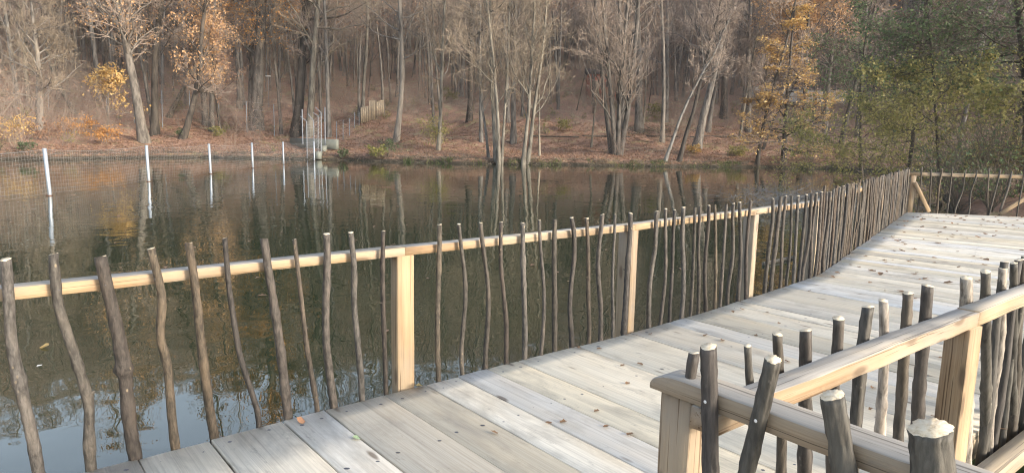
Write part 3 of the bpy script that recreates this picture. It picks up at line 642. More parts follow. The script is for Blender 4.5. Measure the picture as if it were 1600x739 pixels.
def tree_geo(seed, h=21, r=.25, lean=(0, 0), start=.35, n1=20, n2=8, n3=6, n4=4, spread=.28, ang1=(28, 68), up1=.32, stems=1, fan=.0, wob=.012, base_sweep=0.0, leaves=0, leaf_size=.10, leaf_zone=(0, 1),
             flatten=0.0, leaf_spread=.35, minr=.009, twig=.012, lclump=45, trunk_sides=10, path=None, rr1=.42, r_top=.12, up2=.25, horiz=False):
    rg = np.random.default_rng(seed); k = 16; u = np.linspace(0, 1, k); Ps = []; Rs = []
    for s in range(stems):
        a = rg.uniform(0, 6.28) if stems > 1 else 0; fo = fan * rg.uniform(.5, 1.1) if stems > 1 else 0
        hh = h * (rg.uniform(.7, 1) if stems > 1 else 1)
        w = np.cumsum(np.cumsum(rg.normal(size=(k, 2)) * wob, 0), 0); w -= w[0]
        b0 = np.array([math.cos(a), math.sin(a)]) * (.30 * (stems > 1))
        X = b0[0] + lean[0] * u * hh + math.cos(a) * fo * hh * u ** .8 + w[:, 0] * hh * .12 + base_sweep * np.sin(u * 3.14) * hh * .05
        Y = b0[1] + lean[1] * u * hh + math.sin(a) * fo * hh * u ** .8 + w[:, 1] * hh * .12
        Ps.append(np.stack([X, Y, u * hh - .25], 1))
        rad = (r * (rg.uniform(.6, 1) if stems > 1 else 1)) * (1 - (1 - r_top) * u ** .9); rad[0] *= 1.45; rad[1] *= 1.06
        Rs.append(rad)
    P0 = np.array(Ps); R0 = np.array(Rs)
    if path is not None: P0 = np.array(path[0])[None]; R0 = np.array(path[1])[None]
    T = MB(); V, q = tubes(P0, R0, trunk_sides); T.add(V, q)
    ln = lambda u_: h * spread * (1.12 - .85 * np.clip((u_ - start) / (1 - start), 0, 1)) * .95
    P1, R1 = kids(P0, R0, max(3, n1 // stems), rg, start, .985, ang=ang1, m=8, upb=up1, rr=rr1, r_end=.14, wander=.20, minr=.022, flatten=flatten * .6, lens=ln)
    V, q = tubes(P1, R1, 5); T.add(V, q)
    C = MB()
    P2, R2 = kids(P1, R1, n2, rg, .18, 1.0, lr=.5, ang=(30, 62), m=5, upb=up2, rr=.55, r_end=.25, wander=.24, minr=minr, flatten=flatten)
    V, q = tubes(P2, R2, 4 if r > .2 else 3); C.add(V, q)
    P3, R3 = kids(P2, R2, n3, rg, .12, 1.0, lr=.55, ang=(25, 60), m=3, upb=.2, rr=.6, r_end=.35, wander=.2, minr=minr * .75, flatten=flatten)
    V, q = tubes(P3, R3, 3); C.add(V, q)
    n = len(P3)
    if n4:
        par = np.repeat(np.arange(n), n4); f = rg.uniform(.1, 1, len(par))[:, None]; b_ = P3[par, 0] * (1 - f) + P3[par, -1] * f
        tn = P3[par, -1] - P3[par, 0]; L = np.linalg.norm(tn, axis=1, keepdims=True); dd = tn / (L + 1e-9) + rg.normal(size=tn.shape) * .55 + [0, 0, .15]; dd /= np.linalg.norm(dd, axis=1, keepdims=True)
        V, tr = slivers(b_, b_ + dd * L * rg.uniform(.4, 1.0, (len(par), 1)), np.full(len(par), twig), rg); C.add(V, tr)
    Lf = None
    if leaves:
        tips = P3[:, 1:].reshape(-1, 3); zz = (tips[:, 2]) / h; tips = tips[(zz >= leaf_zone[0]) & (zz <= leaf_zone[1])]
        if len(tips):
            # clumpy: pick some branch groups more than others
            cl = rg.integers(0, len(tips), max(6, leaves // lclump)); ch = rg.integers(0, len(cl), leaves); j = np.clip(cl[ch] + rg.integers(-45, 45, leaves), 0, len(tips) - 1)
            c = tips[j] + rg.normal(size=(leaves, 3)) * leaf_spread * np.array([1, 1, .35 if flatten > .4 else .8])
            Lf = leaf_quads(c, leaf_size, rg, flatten)
    return T, C, Lf
def leaf_quads(c, size, rg, flatten=0.0, elong=1.5):
    n = len(c); nn = rg.normal(size=(n, 3)) + np.array([0, 0, 3.0 * flatten]); nn /= np.linalg.norm(nn, axis=1, keepdims=True)
    a = np.cross(nn, rg.normal(size=(n, 3))); a /= np.linalg.norm(a, axis=1, keepdims=True); b_ = np.cross(nn, a); s = (size * rg.uniform(.6, 1.35, n))[:, None]
    V = np.stack([c - a * s * elong * .5, c + b_ * s * .38 + nn * s * .12, c + a * s * elong * .5, c - b_ * s * .38 + nn * s * .12], 1).reshape(-1, 3)
    return V, np.arange(n * 4).reshape(n, 4)
TREES = []
def plant(name, label, cat, loc, geo, mt, mc, ml=None, group=None, rz=0.0):
    T, C, Lf = geo; o = empty(name, tuple(loc), label, cat, group); o.rotation_euler.z = rz
    link('trunk', T.mesh('trunk', True), o, [mt]); link('crown', C.mesh('crown'), o, [mc])
    if Lf is not None: l = link('leaves', mesh_np('leaves', Lf[0], [Lf[1]]), o, [ml]); l['kind'] = 'stuff'
    return o
def copy_tree(src, loc, rz, sc, label=None, group=None):
    c = src.copy(); S.collection.objects.link(c); c.location = loc; c.rotation_euler = (0, 0, rz); c.scale = (sc, sc, sc)
    if label: c['label'] = label
    if group: c['group'] = group
    for ch in src.children:
        d = ch.copy(); S.collection.objects.link(d); d.parent = c
    return c

# front trees: (base px, base py, px at y=ref, ref py, width px, options, materials, label)
def lean_of(P, x2, y2):
    Q = at_depth(x2, y2, P[1]); return ((Q[0] - P[0]) / max(1.0, Q[2] - P[2]), 0.0)
A = M_TRUNK; DK = M_TRUNK_DARK; PL = M_TRUNK_PALE
F = [
 # far left
 (62, 203, 44, 60, 13, dict(h=13, start=.22, n1=26, spread=.42, n2=9, n3=7, ang1=(35, 75), up1=.1, wob=.03, minr=.014), A, M_TWIG_PALE, None, 'old spreading tree with pale arching branches at the far left bank'),
 (118, 178, 68, 70, 8, dict(h=11, start=.25, n1=18, spread=.4, up1=.1, wob=.04, minr=.014), PL, M_TWIG_PALE, None, 'pale crooked tree leaning left behind the arching branches'),
 (30, 172, 14, 60, 8, dict(h=18), A, M_TWIG, None, 'grey trunk nearest the left frame edge among arching branches'),
 (46, 168, 40, 60, 7, dict(h=18), PL, M_TWIG, None, 'pale trunk beside the grey trunk at the far left'),
 (168, 205, 165, 100, 4, dict(h=6.2, start=.25, n1=16, n2=6, n3=5, spread=.45, leaves=1500, leaf_size=.20, leaf_zone=(.3, 1), up1=.2), A, M_TWIG, L_YELLOW, 'small tree with bright yellow leaves on the left bank'),
 (226, 222, 192, 0, 15, dict(h=19, start=.38, n1=20, leaves=2600, leaf_size=.14), A, M_TWIG, L_ORANGE2, 'thick lit trunk leaning left at the water edge, right of yellow tree'),
 (242, 212, 262, 40, 12, dict(h=20, start=.4, n1=18, base_sweep=-1.2, leaves=1620, leaf_size=.15, leaf_zone=(.4, 1)), DK, M_TWIG, L_BROWN, 'dark trunk curving right just beside the thick lit trunk'),
 (240, 205, 215, 20, 6, dict(h=20, start=.4, leaves=3600, leaf_size=.14), A, M_TWIG, L_ORANGE2, 'slim trunk rising between the lit trunk and the dark curved one'),
 (283, 217, 300, 150, 10, dict(h=15, start=.3, n1=18, leaves=4680, leaf_size=.15, leaf_zone=(.25, 1), wob=.03), DK, M_TWIG, L_ORANGE2, 'dark leaning trunk with green moss at its foot and brown leaves above'),
 (262, 182, 285, 130, 7, dict(h=16, start=.4, leaves=3600, leaf_size=.14), PL, M_TWIG, L_ORANGE2, 'pale tilted trunk behind the mossy leaning tree'),
 (322, 196, 316, 60, 9, dict(h=19, leaves=900, leaf_size=.15), A, M_TWIG, L_BROWN, 'straight trunk behind the left slope fence poles'),
 (331, 206, 334, 60, 8, dict(h=18, leaves=4680, leaf_size=.15, leaf_zone=(.3, 1), spread=.3), A, M_TWIG, L_ORANGE2, 'straight slender trunk with orange leaves over the shrub patch'),
 (345, 208, 340, 150, 5, dict(h=11, start=.3, leaves=2160, leaf_size=.15, leaf_zone=(.3, 1)), DK, M_TWIG, L_BROWN, 'thin dark tree close to the slender orange-leaved trunk'),
 (400, 205, 402, 60, 19, dict(h=22, r_top=.2, leaves=5200, leaf_size=.16, leaf_zone=(.12, .75), start=.3), A, M_TWIG, L_ORANGE, 'broad upright trunk under orange leaves behind the left fence poles'),
 (392, 198, 393, 60, 8, dict(h=19, leaves=3600, leaf_size=.14), A, M_TWIG, L_ORANGE2, 'narrow trunk tucked beside the broad orange-leaved trunk'),
 (440, 210, 432, 60, 5, dict(h=15, start=.3, leaves=2340, leaf_size=.15, leaf_zone=(.35, 1)), A, M_TWIG_PALE, L_ORANGE, 'thin pale stem between broad trunk and ivy-dark trunk'),
 (463, 213, 468, 120, 15, dict(h=21, wob=.02), DK, M_TWIG, None, 'dark ivy-clad trunk left of the angled steel fence posts'),
 (455, 208, 470, 120, 6, dict(h=15), DK, M_TWIG, None, 'slim dark trunk leaning right onto the ivy-clad trunk'),
 (482, 212, 486, 40, 11, dict(h=20, start=.3, spread=.34), PL, M_TWIG_PALE, None, 'mossy pale trunk right behind the angled steel posts'),
 (514, 215, 516, 60, 7, dict(h=20), A, M_TWIG, None, 'slim trunk rising behind the concrete wall end'),
 (565, 190, 576, 20, 6, dict(h=22, start=.45), PL, M_TWIG_PALE, None, 'tall pale slim trunk behind the wooden fence panels'),
 (618, 222, 638, 90, 9, dict(h=19, start=.4, wob=.02), A, M_TWIG_PALE, None, 'sunlit trunk leaning right from a root mound near the bank'),
 (685, 235, 690, 60, 6, dict(h=17, start=.3, n1=24, ang1=(25, 50)), PL, M_TWIG_PALE, None, 'upright pale tree rising out of the yellow shrub at the shore'),
 (733, 190, 734, 100, 9, dict(h=18), DK, M_TWIG, None, 'short dark stout trunk midway up the slope behind the middle shore'),
 (778, 256, 772, 60, 9, dict(h=17, start=.3, stems=3, fan=.07, n1=27), PL, M_TWIG_PALE, None, 'clump of three pale stems at the waterline in the middle'),
 (764, 247, 758, 120, 5, dict(h=12, start=.3), A, M_TWIG_PALE, None, 'thin leaning stem left of the pale waterline clump'),
 (752, 222, 750, 80, 6, dict(h=18), A, M_TWIG, None, 'thin grey trunk behind the pale waterline clump'),
 (818, 252, 828, 60, 8, dict(h=17, start=.25, stems=2, fan=.05, n1=26, ang1=(18, 40)), PL, M_TWIG_PALE, None, 'pale twin-stemmed tree right of the middle clump'),
 (802, 225, 806, 60, 9, dict(h=20, start=.3, ang1=(18, 40)), A, M_TWIG_PALE, None, 'grey trunk standing behind the pale twin stems'),
 (843, 244, 845, 170, 4, dict(h=8, start=.4, n1=10), PL, M_TWIG_PALE, None, 'small thin sapling with pale stem before the log line'),
 (924, 231, 927, 165, 4, dict(h=7, start=.5, n1=9), PL, M_TWIG, None, 'broken pale stem with few branches left of the big forked tree'),
 (963, 242, 968, 80, 11, dict(h=19, start=.16, stems=6, fan=.17, n1=60, ang1=(12, 35), up1=.8, n2=7), A, M_TWIG, None, 'big many-stemmed grey tree fanning up from the shore'),
 (999, 206, 1003, 60, 12, dict(h=22, start=.45), A, M_TWIG, None, 'stout straight trunk right behind the many-stemmed tree'),
 (1039, 190, 1040, 60, 8, dict(h=21), A, M_TWIG, None, 'grey straight trunk farther up, left of the leaning trio'),
 (1038, 252, 1064, 165, 6, dict(h=13, start=.4, wob=.03), A, M_TWIG, None, 'leftmost of three leaning trees at the right shore'),
 (1060, 252, 1090, 150, 7, dict(h=15, start=.4, wob=.03), DK, M_TWIG, None, 'dark middle one of three leaning trees at the right shore'),
 (1088, 231, 1106, 140, 13, dict(h=18, start=.4, spread=.4, ang1=(40, 80)), A, M_TWIG, None, 'thickest of three leaning trees, with a mossy foot'),
 (1106, 206, 1122, 100, 7, dict(h=18), A, M_TWIG, None, 'slim leaning trunk behind the thickest leaning tree'),
 (1131, 184, 1134, 60, 11, dict(h=21), A, M_TWIG, None, 'stout straight trunk high on the slope, right of leaning trio'),
 (1169, 207, 1172, 60, 9, dict(h=20, start=.35, spread=.34), A, M_TWIG, None, 'grey trunk with spreading crown before the white cabin'),
 (1156, 213, 1164, 120, 4, dict(h=14), PL, M_TWIG, None, 'thin pale tilted stem beside the trunk near the white cabin'),
 (1183, 258, 1198, 90, 6, dict(h=16, start=.3, stems=1, wob=.03), DK, M_TWIG, None, 'dark rising trunk at the shoreline left of the golden layered tree'),
 (1190, 234, 1215, 140, 5, dict(h=12, start=.4, wob=.05), DK, M_TWIG, None, 'thin dark stem bending right beside the shoreline dark trunk'),
 (1225, 255, 1232, 60, 9, dict(h=13.8, start=.08, n1=44, n2=9, n3=6, spread=.34, ang1=(65, 95), up1=.05, flatten=.75, lclump=14, leaves=9500, leaf_size=.15, leaf_zone=(.02, .95), leaf_spread=.16, up2=0.0), DK, M_TWIG, L_YELLOW, 'golden tree with flat layered leaf sprays at the right shore'),
 (1252, 240, 1262, 60, 7, dict(h=19, start=.35, leaves=17000, leaf_size=.16, leaf_zone=(.16, .8), lclump=12, spread=.42, n1=26), DK, M_TWIG, L_ORANGE2, 'tall tree with orange-brown top behind the golden layered tree'),
 (1288, 223, 1296, 100, 9, dict(h=19, start=.35, leaves=5000, leaf_size=.13, lclump=14), A, M_TWIG, L_ORANGE2, 'grey leaning trunk right of the golden layered tree'),
 (1310, 240, 1330, 150, 8, dict(h=17, start=.35), DK, M_TWIG, None, 'dark trunk tilting right near the fallen grey brush'),
 (1340, 215, 1345, 100, 8, dict(h=19, leaves=600, leaf_size=.15), A, M_TWIG, L_ORANGE, 'grey trunk half hidden by the left tips of the green alder'),
]
for i, (bx, by, x2, y2, wpx, op, mt, mc, ml, lab) in enumerate(F):
    P = ghit(bx, by); dist = math.hypot(P[0], P[1]); op = dict(op); st = op.get('stems', 1)
    if op['h'] >= 14: op['h'] *= 1.42 * (1.2 if 390 < bx < 1000 else 1); op['n1'] = int(op.get('n1', 20) * 1.6); op['start'] = op.get('start', .35) * .6; op['spread'] = op.get('spread', .28) * .70; op.setdefault('minr', .014)
    r = wpx * P[1] / FPX / 2 * (1.0 if st == 1 else .9)
    op.setdefault('n1', 20); op['r'] = r; op['lean'] = lean_of(P, x2, y2)
    if op['h'] < 12: op.setdefault('n2', 6); op.setdefault('n3', 5)
    plant('sapling' if r < .12 and op['h'] < 10 else ('leafy_tree' if ml and ml is not L_BROWN else 'bare_tree'), lab, 'tree', P - Z * .1, tree_geo(1000 + i, **op), mt, mc, ml, group=None)
    TREES.append(P[:2])

# wood on the slope: copies of a few kinds
GRP = 'bare trees of the wood on the slope'
protos = []
vk = [dict(h=27, r=.21, start=.42, n1=20, n2=7, n3=5, n4=4), dict(h=25, r=.16, start=.35, n1=20, n2=7, n3=5, n4=4, spread=.22), dict(h=29, r=.27, start=.45, n1=22, n2=7, n3=5, n4=4), dict(h=21, r=.11, start=.3, n1=18, n2=6, n3=5, n4=4, spread=.2, wob=.02),
      dict(h=23, r=.18, start=.35, n1=20, n2=7, n3=5, n4=4, leaves=2500, leaf_size=.17, leaf_zone=(.2, 1)), dict(h=14, r=.08, start=.25, n1=18, n2=6, n3=5, n4=4, spread=.25, wob=.03, lean=(.06, .02))]
labs = ['slender bare tree standing in the wood up the slope', 'narrow-crowned bare tree within the wood up the slope', 'tall thick-stemmed bare tree in the wood up the slope', 'thin young bare tree in the wood up the slope',
        'slope tree still holding brown-orange leaves', 'thin leaning bare stem in the understorey up the slope']
rg = np.random.default_rng(11); count = 0; placed = [tuple(p) for p in TREES]
def far_enough(x, y, dmin): return all((x - a) ** 2 + (y - b_) ** 2 > dmin * dmin for a, b_ in placed)
tries = 0
while count < 290 and tries < 9000:
    tries += 1
    y = 58 + (rg.random() ** 1.15) * 95; half = y * .84 + 6; x = rg.uniform(-half, half)
    d = float(sdist(x, y))
    if d < 9 or not far_enough(x, y, 2.3 + d * .01): continue
    # keep the lower slope open in the middle and right
    if d < 30 and rg.random() < .55: continue
    k = rg.choice(6, p=[.20, .24, .08, .22, .14, .12]); loc = gpt(x, y) - Z * .1; sc = rg.uniform(.85, 1.15); rz = rg.uniform(0, 6.28)
    if len([p for p in protos if p[0] == k]) == 0:
        o = plant('bare_tree' if k != 4 else 'brown_leaved_tree', labs[k], 'tree', loc, tree_geo(2000 + k, **vk[k]), (M_TRUNK, M_TRUNK, M_TRUNK, M_TRUNK_PALE, M_TRUNK, M_TRUNK_DARK)[k], M_TWIG, L_BROWN, GRP, rz)
        o.scale = (sc,) * 3; protos.append((k, o))
    else: copy_tree([p for p in protos if p[0] == k][0][1], loc, rz, sc)
    placed.append((x, y)); count += 1

# far wood: one mass of instanced trees
def gn_scatter(name, pts, rots, scs, coll, kind='stuff'):
    me = bpy.data.meshes.new(name); me.vertices.add(len(pts)); me.vertices.foreach_set('co', np.asarray(pts, np.float32).ravel())
    for nm, arr in (('rz', rots), ('sc', scs)):
        at_ = me.attributes.new(nm, 'FLOAT', 'POINT'); at_.data.foreach_set('value', np.asarray(arr, np.float32))
    ob = bpy.data.objects.new(name, me); S.collection.objects.link(ob); ob['kind'] = kind
    ng = bpy.data.node_groups.new(name, 'GeometryNodeTree'); ng.interface.new_socket('Geometry', in_out='INPUT', socket_type='NodeSocketGeometry'); ng.interface.new_socket('Geometry', in_out='OUTPUT', socket_type='NodeSocketGeometry')
    n = ng.nodes; gi = n.new('NodeGroupInput'); go = n.new('NodeGroupOutput'); ip = n.new('GeometryNodeInstanceOnPoints'); ci = n.new('GeometryNodeCollectionInfo')
    ci.inputs['Collection'].default_value = coll; ci.inputs['Separate Children'].default_value = True; ci.inputs['Reset Children'].default_value = True
    ip.inputs['Pick Instance'].default_value = True
    a1 = n.new('GeometryNodeInputNamedAttribute'); a1.data_type = 'FLOAT'; a1.inputs[0].default_value = 'rz'; a2 = n.new('GeometryNodeInputNamedAttribute'); a2.data_type = 'FLOAT'; a2.inputs[0].default_value = 'sc'
    cx = n.new('ShaderNodeCombineXYZ'); l = ng.links
    l.new(gi.outputs[0], ip.inputs['Points']); l.new(ci.outputs[0], ip.inputs['Instance']); l.new(a1.outputs[0], cx.inputs[2]); l.new(cx.outputs[0], ip.inputs['Rotation']); l.new(a2.outputs[0], ip.inputs['Scale']); l.new(ip.outputs[0], go.inputs[0])
    md = ob.modifiers.new(name, 'NODES'); md.node_group = ng
    return ob
coll = bpy.data.collections.new('far_tree_kinds')
for k, op in enumerate((dict(h=21, r=.2, start=.3, n1=18, n2=6, n3=4, n4=4, twig=.02, minr=.018, spread=.26), dict(h=23, r=.26, start=.4, n1=18, n2=6, n3=4, n4=4, twig=.02, minr=.018), dict(h=17, r=.13, start=.2, n1=18, n2=6, n3=4, n4=4, twig=.02, minr=.018, spread=.24), dict(h=19, r=.11, start=.45, n1=10, n2=4, n3=3, n4=2, twig=.02, minr=.016, spread=.16), dict(h=22, r=.15, start=.5, n1=10, n2=4, n3=3, n4=2, twig=.02, minr=.016, spread=.16))):
    T, C, _ = tree_geo(2100 + k, **op); V1 = np.concatenate(T.V); V2 = np.concatenate(C.V)
    Q1 = np.concatenate(T.Q); Q2 = np.concatenate(C.Q) + len(V1); T2 = np.concatenate(C.T) + len(V1)
    me = mesh_np('far_tree', np.vstack([V1, V2]), [Q1, Q2, T2], False, np.concatenate([np.zeros(len(Q1)), np.ones(len(Q2) + len(T2))]))
    me.materials.append(M_TRUNK); me.materials.append(M_TWIG)
    o = bpy.data.objects.new('far_tree', me); coll.objects.link(o)
pts = []
while len(pts) < 1500:
    y = rg.uniform(20, 170); half = y * .9 + 25; x = rg.uniform(-half, half); d = float(sdist(x, y))
    if 38 < d < 112 and (y > 45): pts.append(gpt(x, y) - Z * .2)
while len(pts) < 3700:
    y = rg.uniform(20, 330); half = y * .95 + 25; x = rg.uniform(-half, half); d = float(sdist(x, y))
    if d < 62 or (y < 100 and abs(x) < y * .9 and d < 90): continue
    pts.append(gpt(x, y) - Z * .2)
ob = gn_scatter('distant_wood', pts, rg.uniform(0, 6.28, len(pts)), rg.uniform(.8, 1.2, len(pts)), coll)
tag(ob, 'dense distant brown wood of leafless trees filling the hillside', 'wood')

# understorey: thin twiggy bushes, as countable bushes near, stuff beyond
def bush_geo(seed, h=1.6, stems=9, leaves=300, leaf_size=.09, spread=.6, twig=.006, flatten=.3, r=.012):
    rg = np.random.default_rng(seed); k = 6; u = np.linspace(0, 1, k)
    a = rg.uniform(0, 6.28, stems); f = rg.uniform(.3, 1, stems) * spread; hh = h * rg.uniform(.6, 1, stems)
    P = np.stack([np.cos(a)[:, None] * f[:, None] * hh[:, None] * u ** .9, np.sin(a)[:, None] * f[:, None] * hh[:, None] * u ** .9, hh[:, None] * u - .05], -1) + np.cumsum(rg.normal(size=(stems, k, 3)) * .03 * h, 1)
    Rr = np.full((stems, 1), r) * np.linspace(1, .4, k)[None]; T = MB(); V, q = tubes(P, Rr, 4); T.add(V, q)
    C = MB(); P2, R2 = kids(P, Rr, 6, rg, .2, 1, lr=.5, ang=(25, 70), m=4, upb=.2, minr=.005, wander=.2); V, q = tubes(P2, R2, 3); C.add(V, q)
    P3, R3 = kids(P2, R2, 5, rg, .1, 1, lr=.6, ang=(25, 60), m=3, upb=.1, minr=.004, wander=.25); V, q = tubes(P3, R3, 3); C.add(V, q)
    Lf = None
    if leaves:
        tips = P3[:, 1:].reshape(-1, 3); c = tips[rg.integers(0, len(tips), leaves)] + rg.normal(size=(leaves, 3)) * .08 * h * np.array([1, 1, .4]); Lf = leaf_quads(c, leaf_size, rg, flatten)
    return T, C, Lf
BU = [ (685, 232, 2.7, 900, L_YGREEN, M_TWIG_PALE, 'pale yellow-green shrub around the upright pale tree', .12, .55),
       (342, 214, 1.0, 700, L_SHRUB, M_TWIG, 'low yellow-green shrub under the orange-leaved trees', .10, .9),
       (283, 216, .9, 500, L_GREEN, M_TWIG, 'green bush at the foot of the mossy leaning trunk', .10, .5),
       (590, 246, .9, 600, L_SHRUB, M_TWIG, 'green bramble patch on the bank right of the concrete wall', .12, 1.2),
       (607, 243, 1.2, 350, L_GREEN, M_TWIG, 'leafy green plant next to the bramble patch', .12, .5),
       (535, 247, .7, 250, L_GREEN, M_TWIG, 'small bright plant just right of the concrete blocks', .12, .7),
       (705, 160, 1.6, 500, L_SHRUB, M_TWIG, 'yellowish shrub beside the short dark stout trunk', .14, 1.0),
       (1085, 240, .8, 700, L_YELLOW, M_TWIG, 'flat yellow shrub at the foot of the thickest leaning tree', .14, 1.5),
       (880, 205, 1.3, 500, L_SHRUB, M_TWIG, 'sparse yellow-green shrub up the slope left of the big forked tree', .12, 1.0),
       (1020, 183, 1.5, 700, L_SHRUB, M_TWIG, 'green undergrowth behind the stout straight trunk', .15, 1.3),
       (15, 222, 2.0, 600, L_YELLOW, M_TWIG, 'yellow-leaved bush at the left end of the bank', .14, .8),
       (120, 215, 1.8, 1100, L_ORANGE, M_TWIG, 'rusty orange bush sprawling on the left bank', .12, 1.4),
       (75, 222, 1.5, 800, L_BROWN, M_TWIG, 'brown-leaved thicket left of the rusty orange bush', .12, 1.4),
       (165, 225, 1.5, 800, L_ORANGE, M_TWIG, 'orange-brown thicket below the small yellow tree', .12, 1.3),
       (40, 235, .7, 500, L_GREEN, M_TWIG, 'low green plant at the left waterline', .10, 1.3),
       (965, 175, 1.5, 300, L_SHRUB, M_TWIG, 'pale shrub far up behind the many-stemmed tree', .14, 1.2),
       (1150, 245, 1.0, 500, L_YGREEN, M_TWIG, 'yellow-green shrub left of the dark shoreline trunk', .14, 1.2),
       (1325, 255, 1.6, 900, L_YGREEN, M_TWIG, 'yellow-green bush at the right end of the far shore', .12, 1.0),
       (1270, 250, 1.1, 200, None, M_BLUE_TWIG, 'pale grey leafless brush heap on the right shore', .1, 1.3),
       (900, 195, .8, 200, None, M_TWIG, 'grey leafless bush on the open slope', .1, 1.0)]
for i, (x, y, h, nl, ml, mc, lab, ls, sp) in enumerate(BU):
    P = ghit(x, y); plant('shrub', lab, 'shrub', P, bush_geo(3000 + i, h, 12, nl if ml else 0, ls, sp, r=.014), mc, mc, ml)
# loose scrub scattered over the slope (one uncountable mass)
coll2 = bpy.data.collections.new('scrub_kinds')
for k, (h, nl, ml) in enumerate(((1.5, 0, None), (3.6, 0, None), (1.6, 60, L_BROWN), (5.5, 0, None), (.9, 90, L_SHRUB), (4.4, 160, L_BROWN))):
    T, C, Lf = bush_geo(3100 + k, h, 8, nl, .10, .8, r=.011); V1 = np.concatenate(T.V + C.V); Q1 = np.concatenate(T.Q); Q2 = np.concatenate(C.Q) + len(np.concatenate(T.V)); qq = [Q1, Q2]; mi = np.zeros(len(Q1) + len(Q2))
    if Lf: qq.append(Lf[1] + len(V1)); V1 = np.vstack([V1, Lf[0]]); mi = np.concatenate([mi, np.ones(len(Lf[1]))])
    me = mesh_np('scrub', V1, qq, False, mi); me.materials.append(M_TWIG); me.materials.append(ml or M_TWIG); coll2.objects.link(bpy.data.objects.new('scrub', me))
pts = []
while len(pts) < 3000:
    y = 45 + rg.random() ** 1.1 * 110; half = y * .85 + 5; x = rg.uniform(-half, half); d = float(sdist(x, y))
    if d < .8: continue
    if d < 24 and x > -36 and rg.random() < .92: continue
    pts.append(gpt(x, y))
ob = gn_scatter('scrub_undergrowth', pts, rg.uniform(0, 6.28, len(pts)), rg.uniform(.5, 1.3, len(pts)), coll2)
tag(ob, 'thin leafless scrub and saplings scattered over the wooded slope', 'undergrowth')

# fallen leaves and grass along the shore
def shore_pts(n, d0, d1, x0=-36, x1=32, y0=40, y1=90):
    out = []
    while len(out) < n:
        X = rg.uniform(x0, x1, 20000); Y = rg.uniform(y0, y1, 20000); D = sdist(X, Y); k = (D > d0) & (D < d1); X, Y = X[k], Y[k]; out += list(zip(X, Y))
    out = np.array(out[:n]); return np.column_stack([out, height(out[:, 0], out[:, 1])])
c = shore_pts(60000, .2, 24) + Z * .03
V, q = leaf_quads(c, .13, rg, .8); o = link('leaf_litter', mesh_np('leaf_litter', V, [q]), None, [L_BROWN]); tag(o, 'carpet of fallen brown leaves on the far bank', 'leaf litter', kind='stuff')
gc = shore_pts(5000, -.1, .45, x0=-9, y0=50, y1=60); m_ = (np.sin(gc[:, 0] * .8) + np.sin(gc[:, 0] * 2.1 + 1) + .3 * rg.normal(size=len(gc))) > .1; gc = gc[m_]
c1 = gc + np.column_stack([rg.normal(size=(len(gc), 2)) * .12, rg.uniform(.08, .32, len(gc))]); V, t3 = slivers(gc - Z * .03, c1, np.full(len(gc), .02), rg)
o = link('bank_grass', mesh_np('bank_grass', V, [t3]), None, [L_GRASS]); tag(o, 'green grass tufts along the waterline of the far bank', 'grass', kind='stuff')

dc = shore_pts(5200, -.35, .9, x0=-38); dd_ = rg.normal(size=(len(dc), 3)) * np.array([1, .7, .35]); dd_ /= np.linalg.norm(dd_, axis=1, keepdims=True)
V, t3 = slivers(dc + Z * .06, dc + dd_ * rg.uniform(.25, 1.1, (len(dc), 1)) + Z * .10, np.full(len(dc), .022), rg)
o = link('shore_debris', mesh_np('shore_debris', V, [t3]), None, [M_TWIG_DARK]); tag(o, 'dark dead twigs and roots littering the waterline of the far bank', 'twigs', kind='stuff')
fx = rg.uniform(-26, 24, 1500); fy = rg.uniform(6, 56, 1500); k = (sdist(fx, fy) < -.2) & (rg.random(1500) < .25 + .75 * (fy > 45)); fc = np.column_stack([fx, fy, np.full(1500, .012)])[k]
V, q = leaf_quads(fc, .08, rg, 6.0); o = link('drifting_leaves', mesh_np('drifting_leaves', V, [q]), None, [L_BROWN]); tag(o, 'tiny brown leaves drifting on the pond', 'leaves', kind='stuff')
# dark roots and dead branches along the waterline
def branch_pile(name, label, c, n, L, spread, r, mat, seed, zs=.25, upb=0.0):
    rg = np.random.default_rng(seed); m = MB()
    for i in range(n):
        p = np.asarray(c) + rg.normal(size=3) * np.array([spread[0], spread[1], zs * .4]) + Z * zs * .5; a = rg.uniform(0, 6.28); d = np.array([math.cos(a), math.sin(a) * .6, rg.normal() * .25 + upb]); l = L * rg.uniform(.4, 1.2)
        k = 5; pts = [p]
        for j in range(k - 1): d = d + rg.normal(size=3) * .22; d /= np.linalg.norm(d); pts.append(pts[-1] + d * l / (k - 1))
        m.tube(pts, np.linspace(r, r * .3, k) * rg.uniform(.5, 1.2), 4)
    o = link(name, m.mesh(name), None, [mat]); tag(o, label, 'brush', kind='stuff'); return o
branch_pile('brush_pile', 'dark dead branches washed against the left bank', gpt(-33.5, 46.6), 120, 2.2, (2.6, .6), .025, M_TWIG_DARK, 1, .5)
branch_pile('brush_pile', 'heap of dead twigs behind the stout straight trunk', ghit(1035, 208), 120, 1.6, (2.0, .7), .03, M_TWIG_DARK, 2, .45)
branch_pile('brush_pile', 'pale broken sticks lying on the slope below the twig heap', ghit(1015, 236), 40, 1.5, (1.8, .7), .025, M_TWIG_PALE, 3, .2)
branch_pile('brush_pile', 'grey-blue brush heap half sunk in the pond beyond the railing', (9.9, 22.4, .02), 650, 1.0, (1.3, 1.7), .008, M_BLUE_TWIG, 4, .42, .05)
branch_pile('brush_pile', 'tangle of roots at the foot of the sunlit leaning trunk', ghit(610, 224), 50, 1.2, (.9, .5), .035, M_TWIG_DARK, 5, .3)
branch_pile('brush_pile', 'grey fallen treetop on the right shore', ghit(1278, 212) , 200, 2.2, (1.6, .8), .02, M_BLUE_TWIG, 6, 1.2, .1)
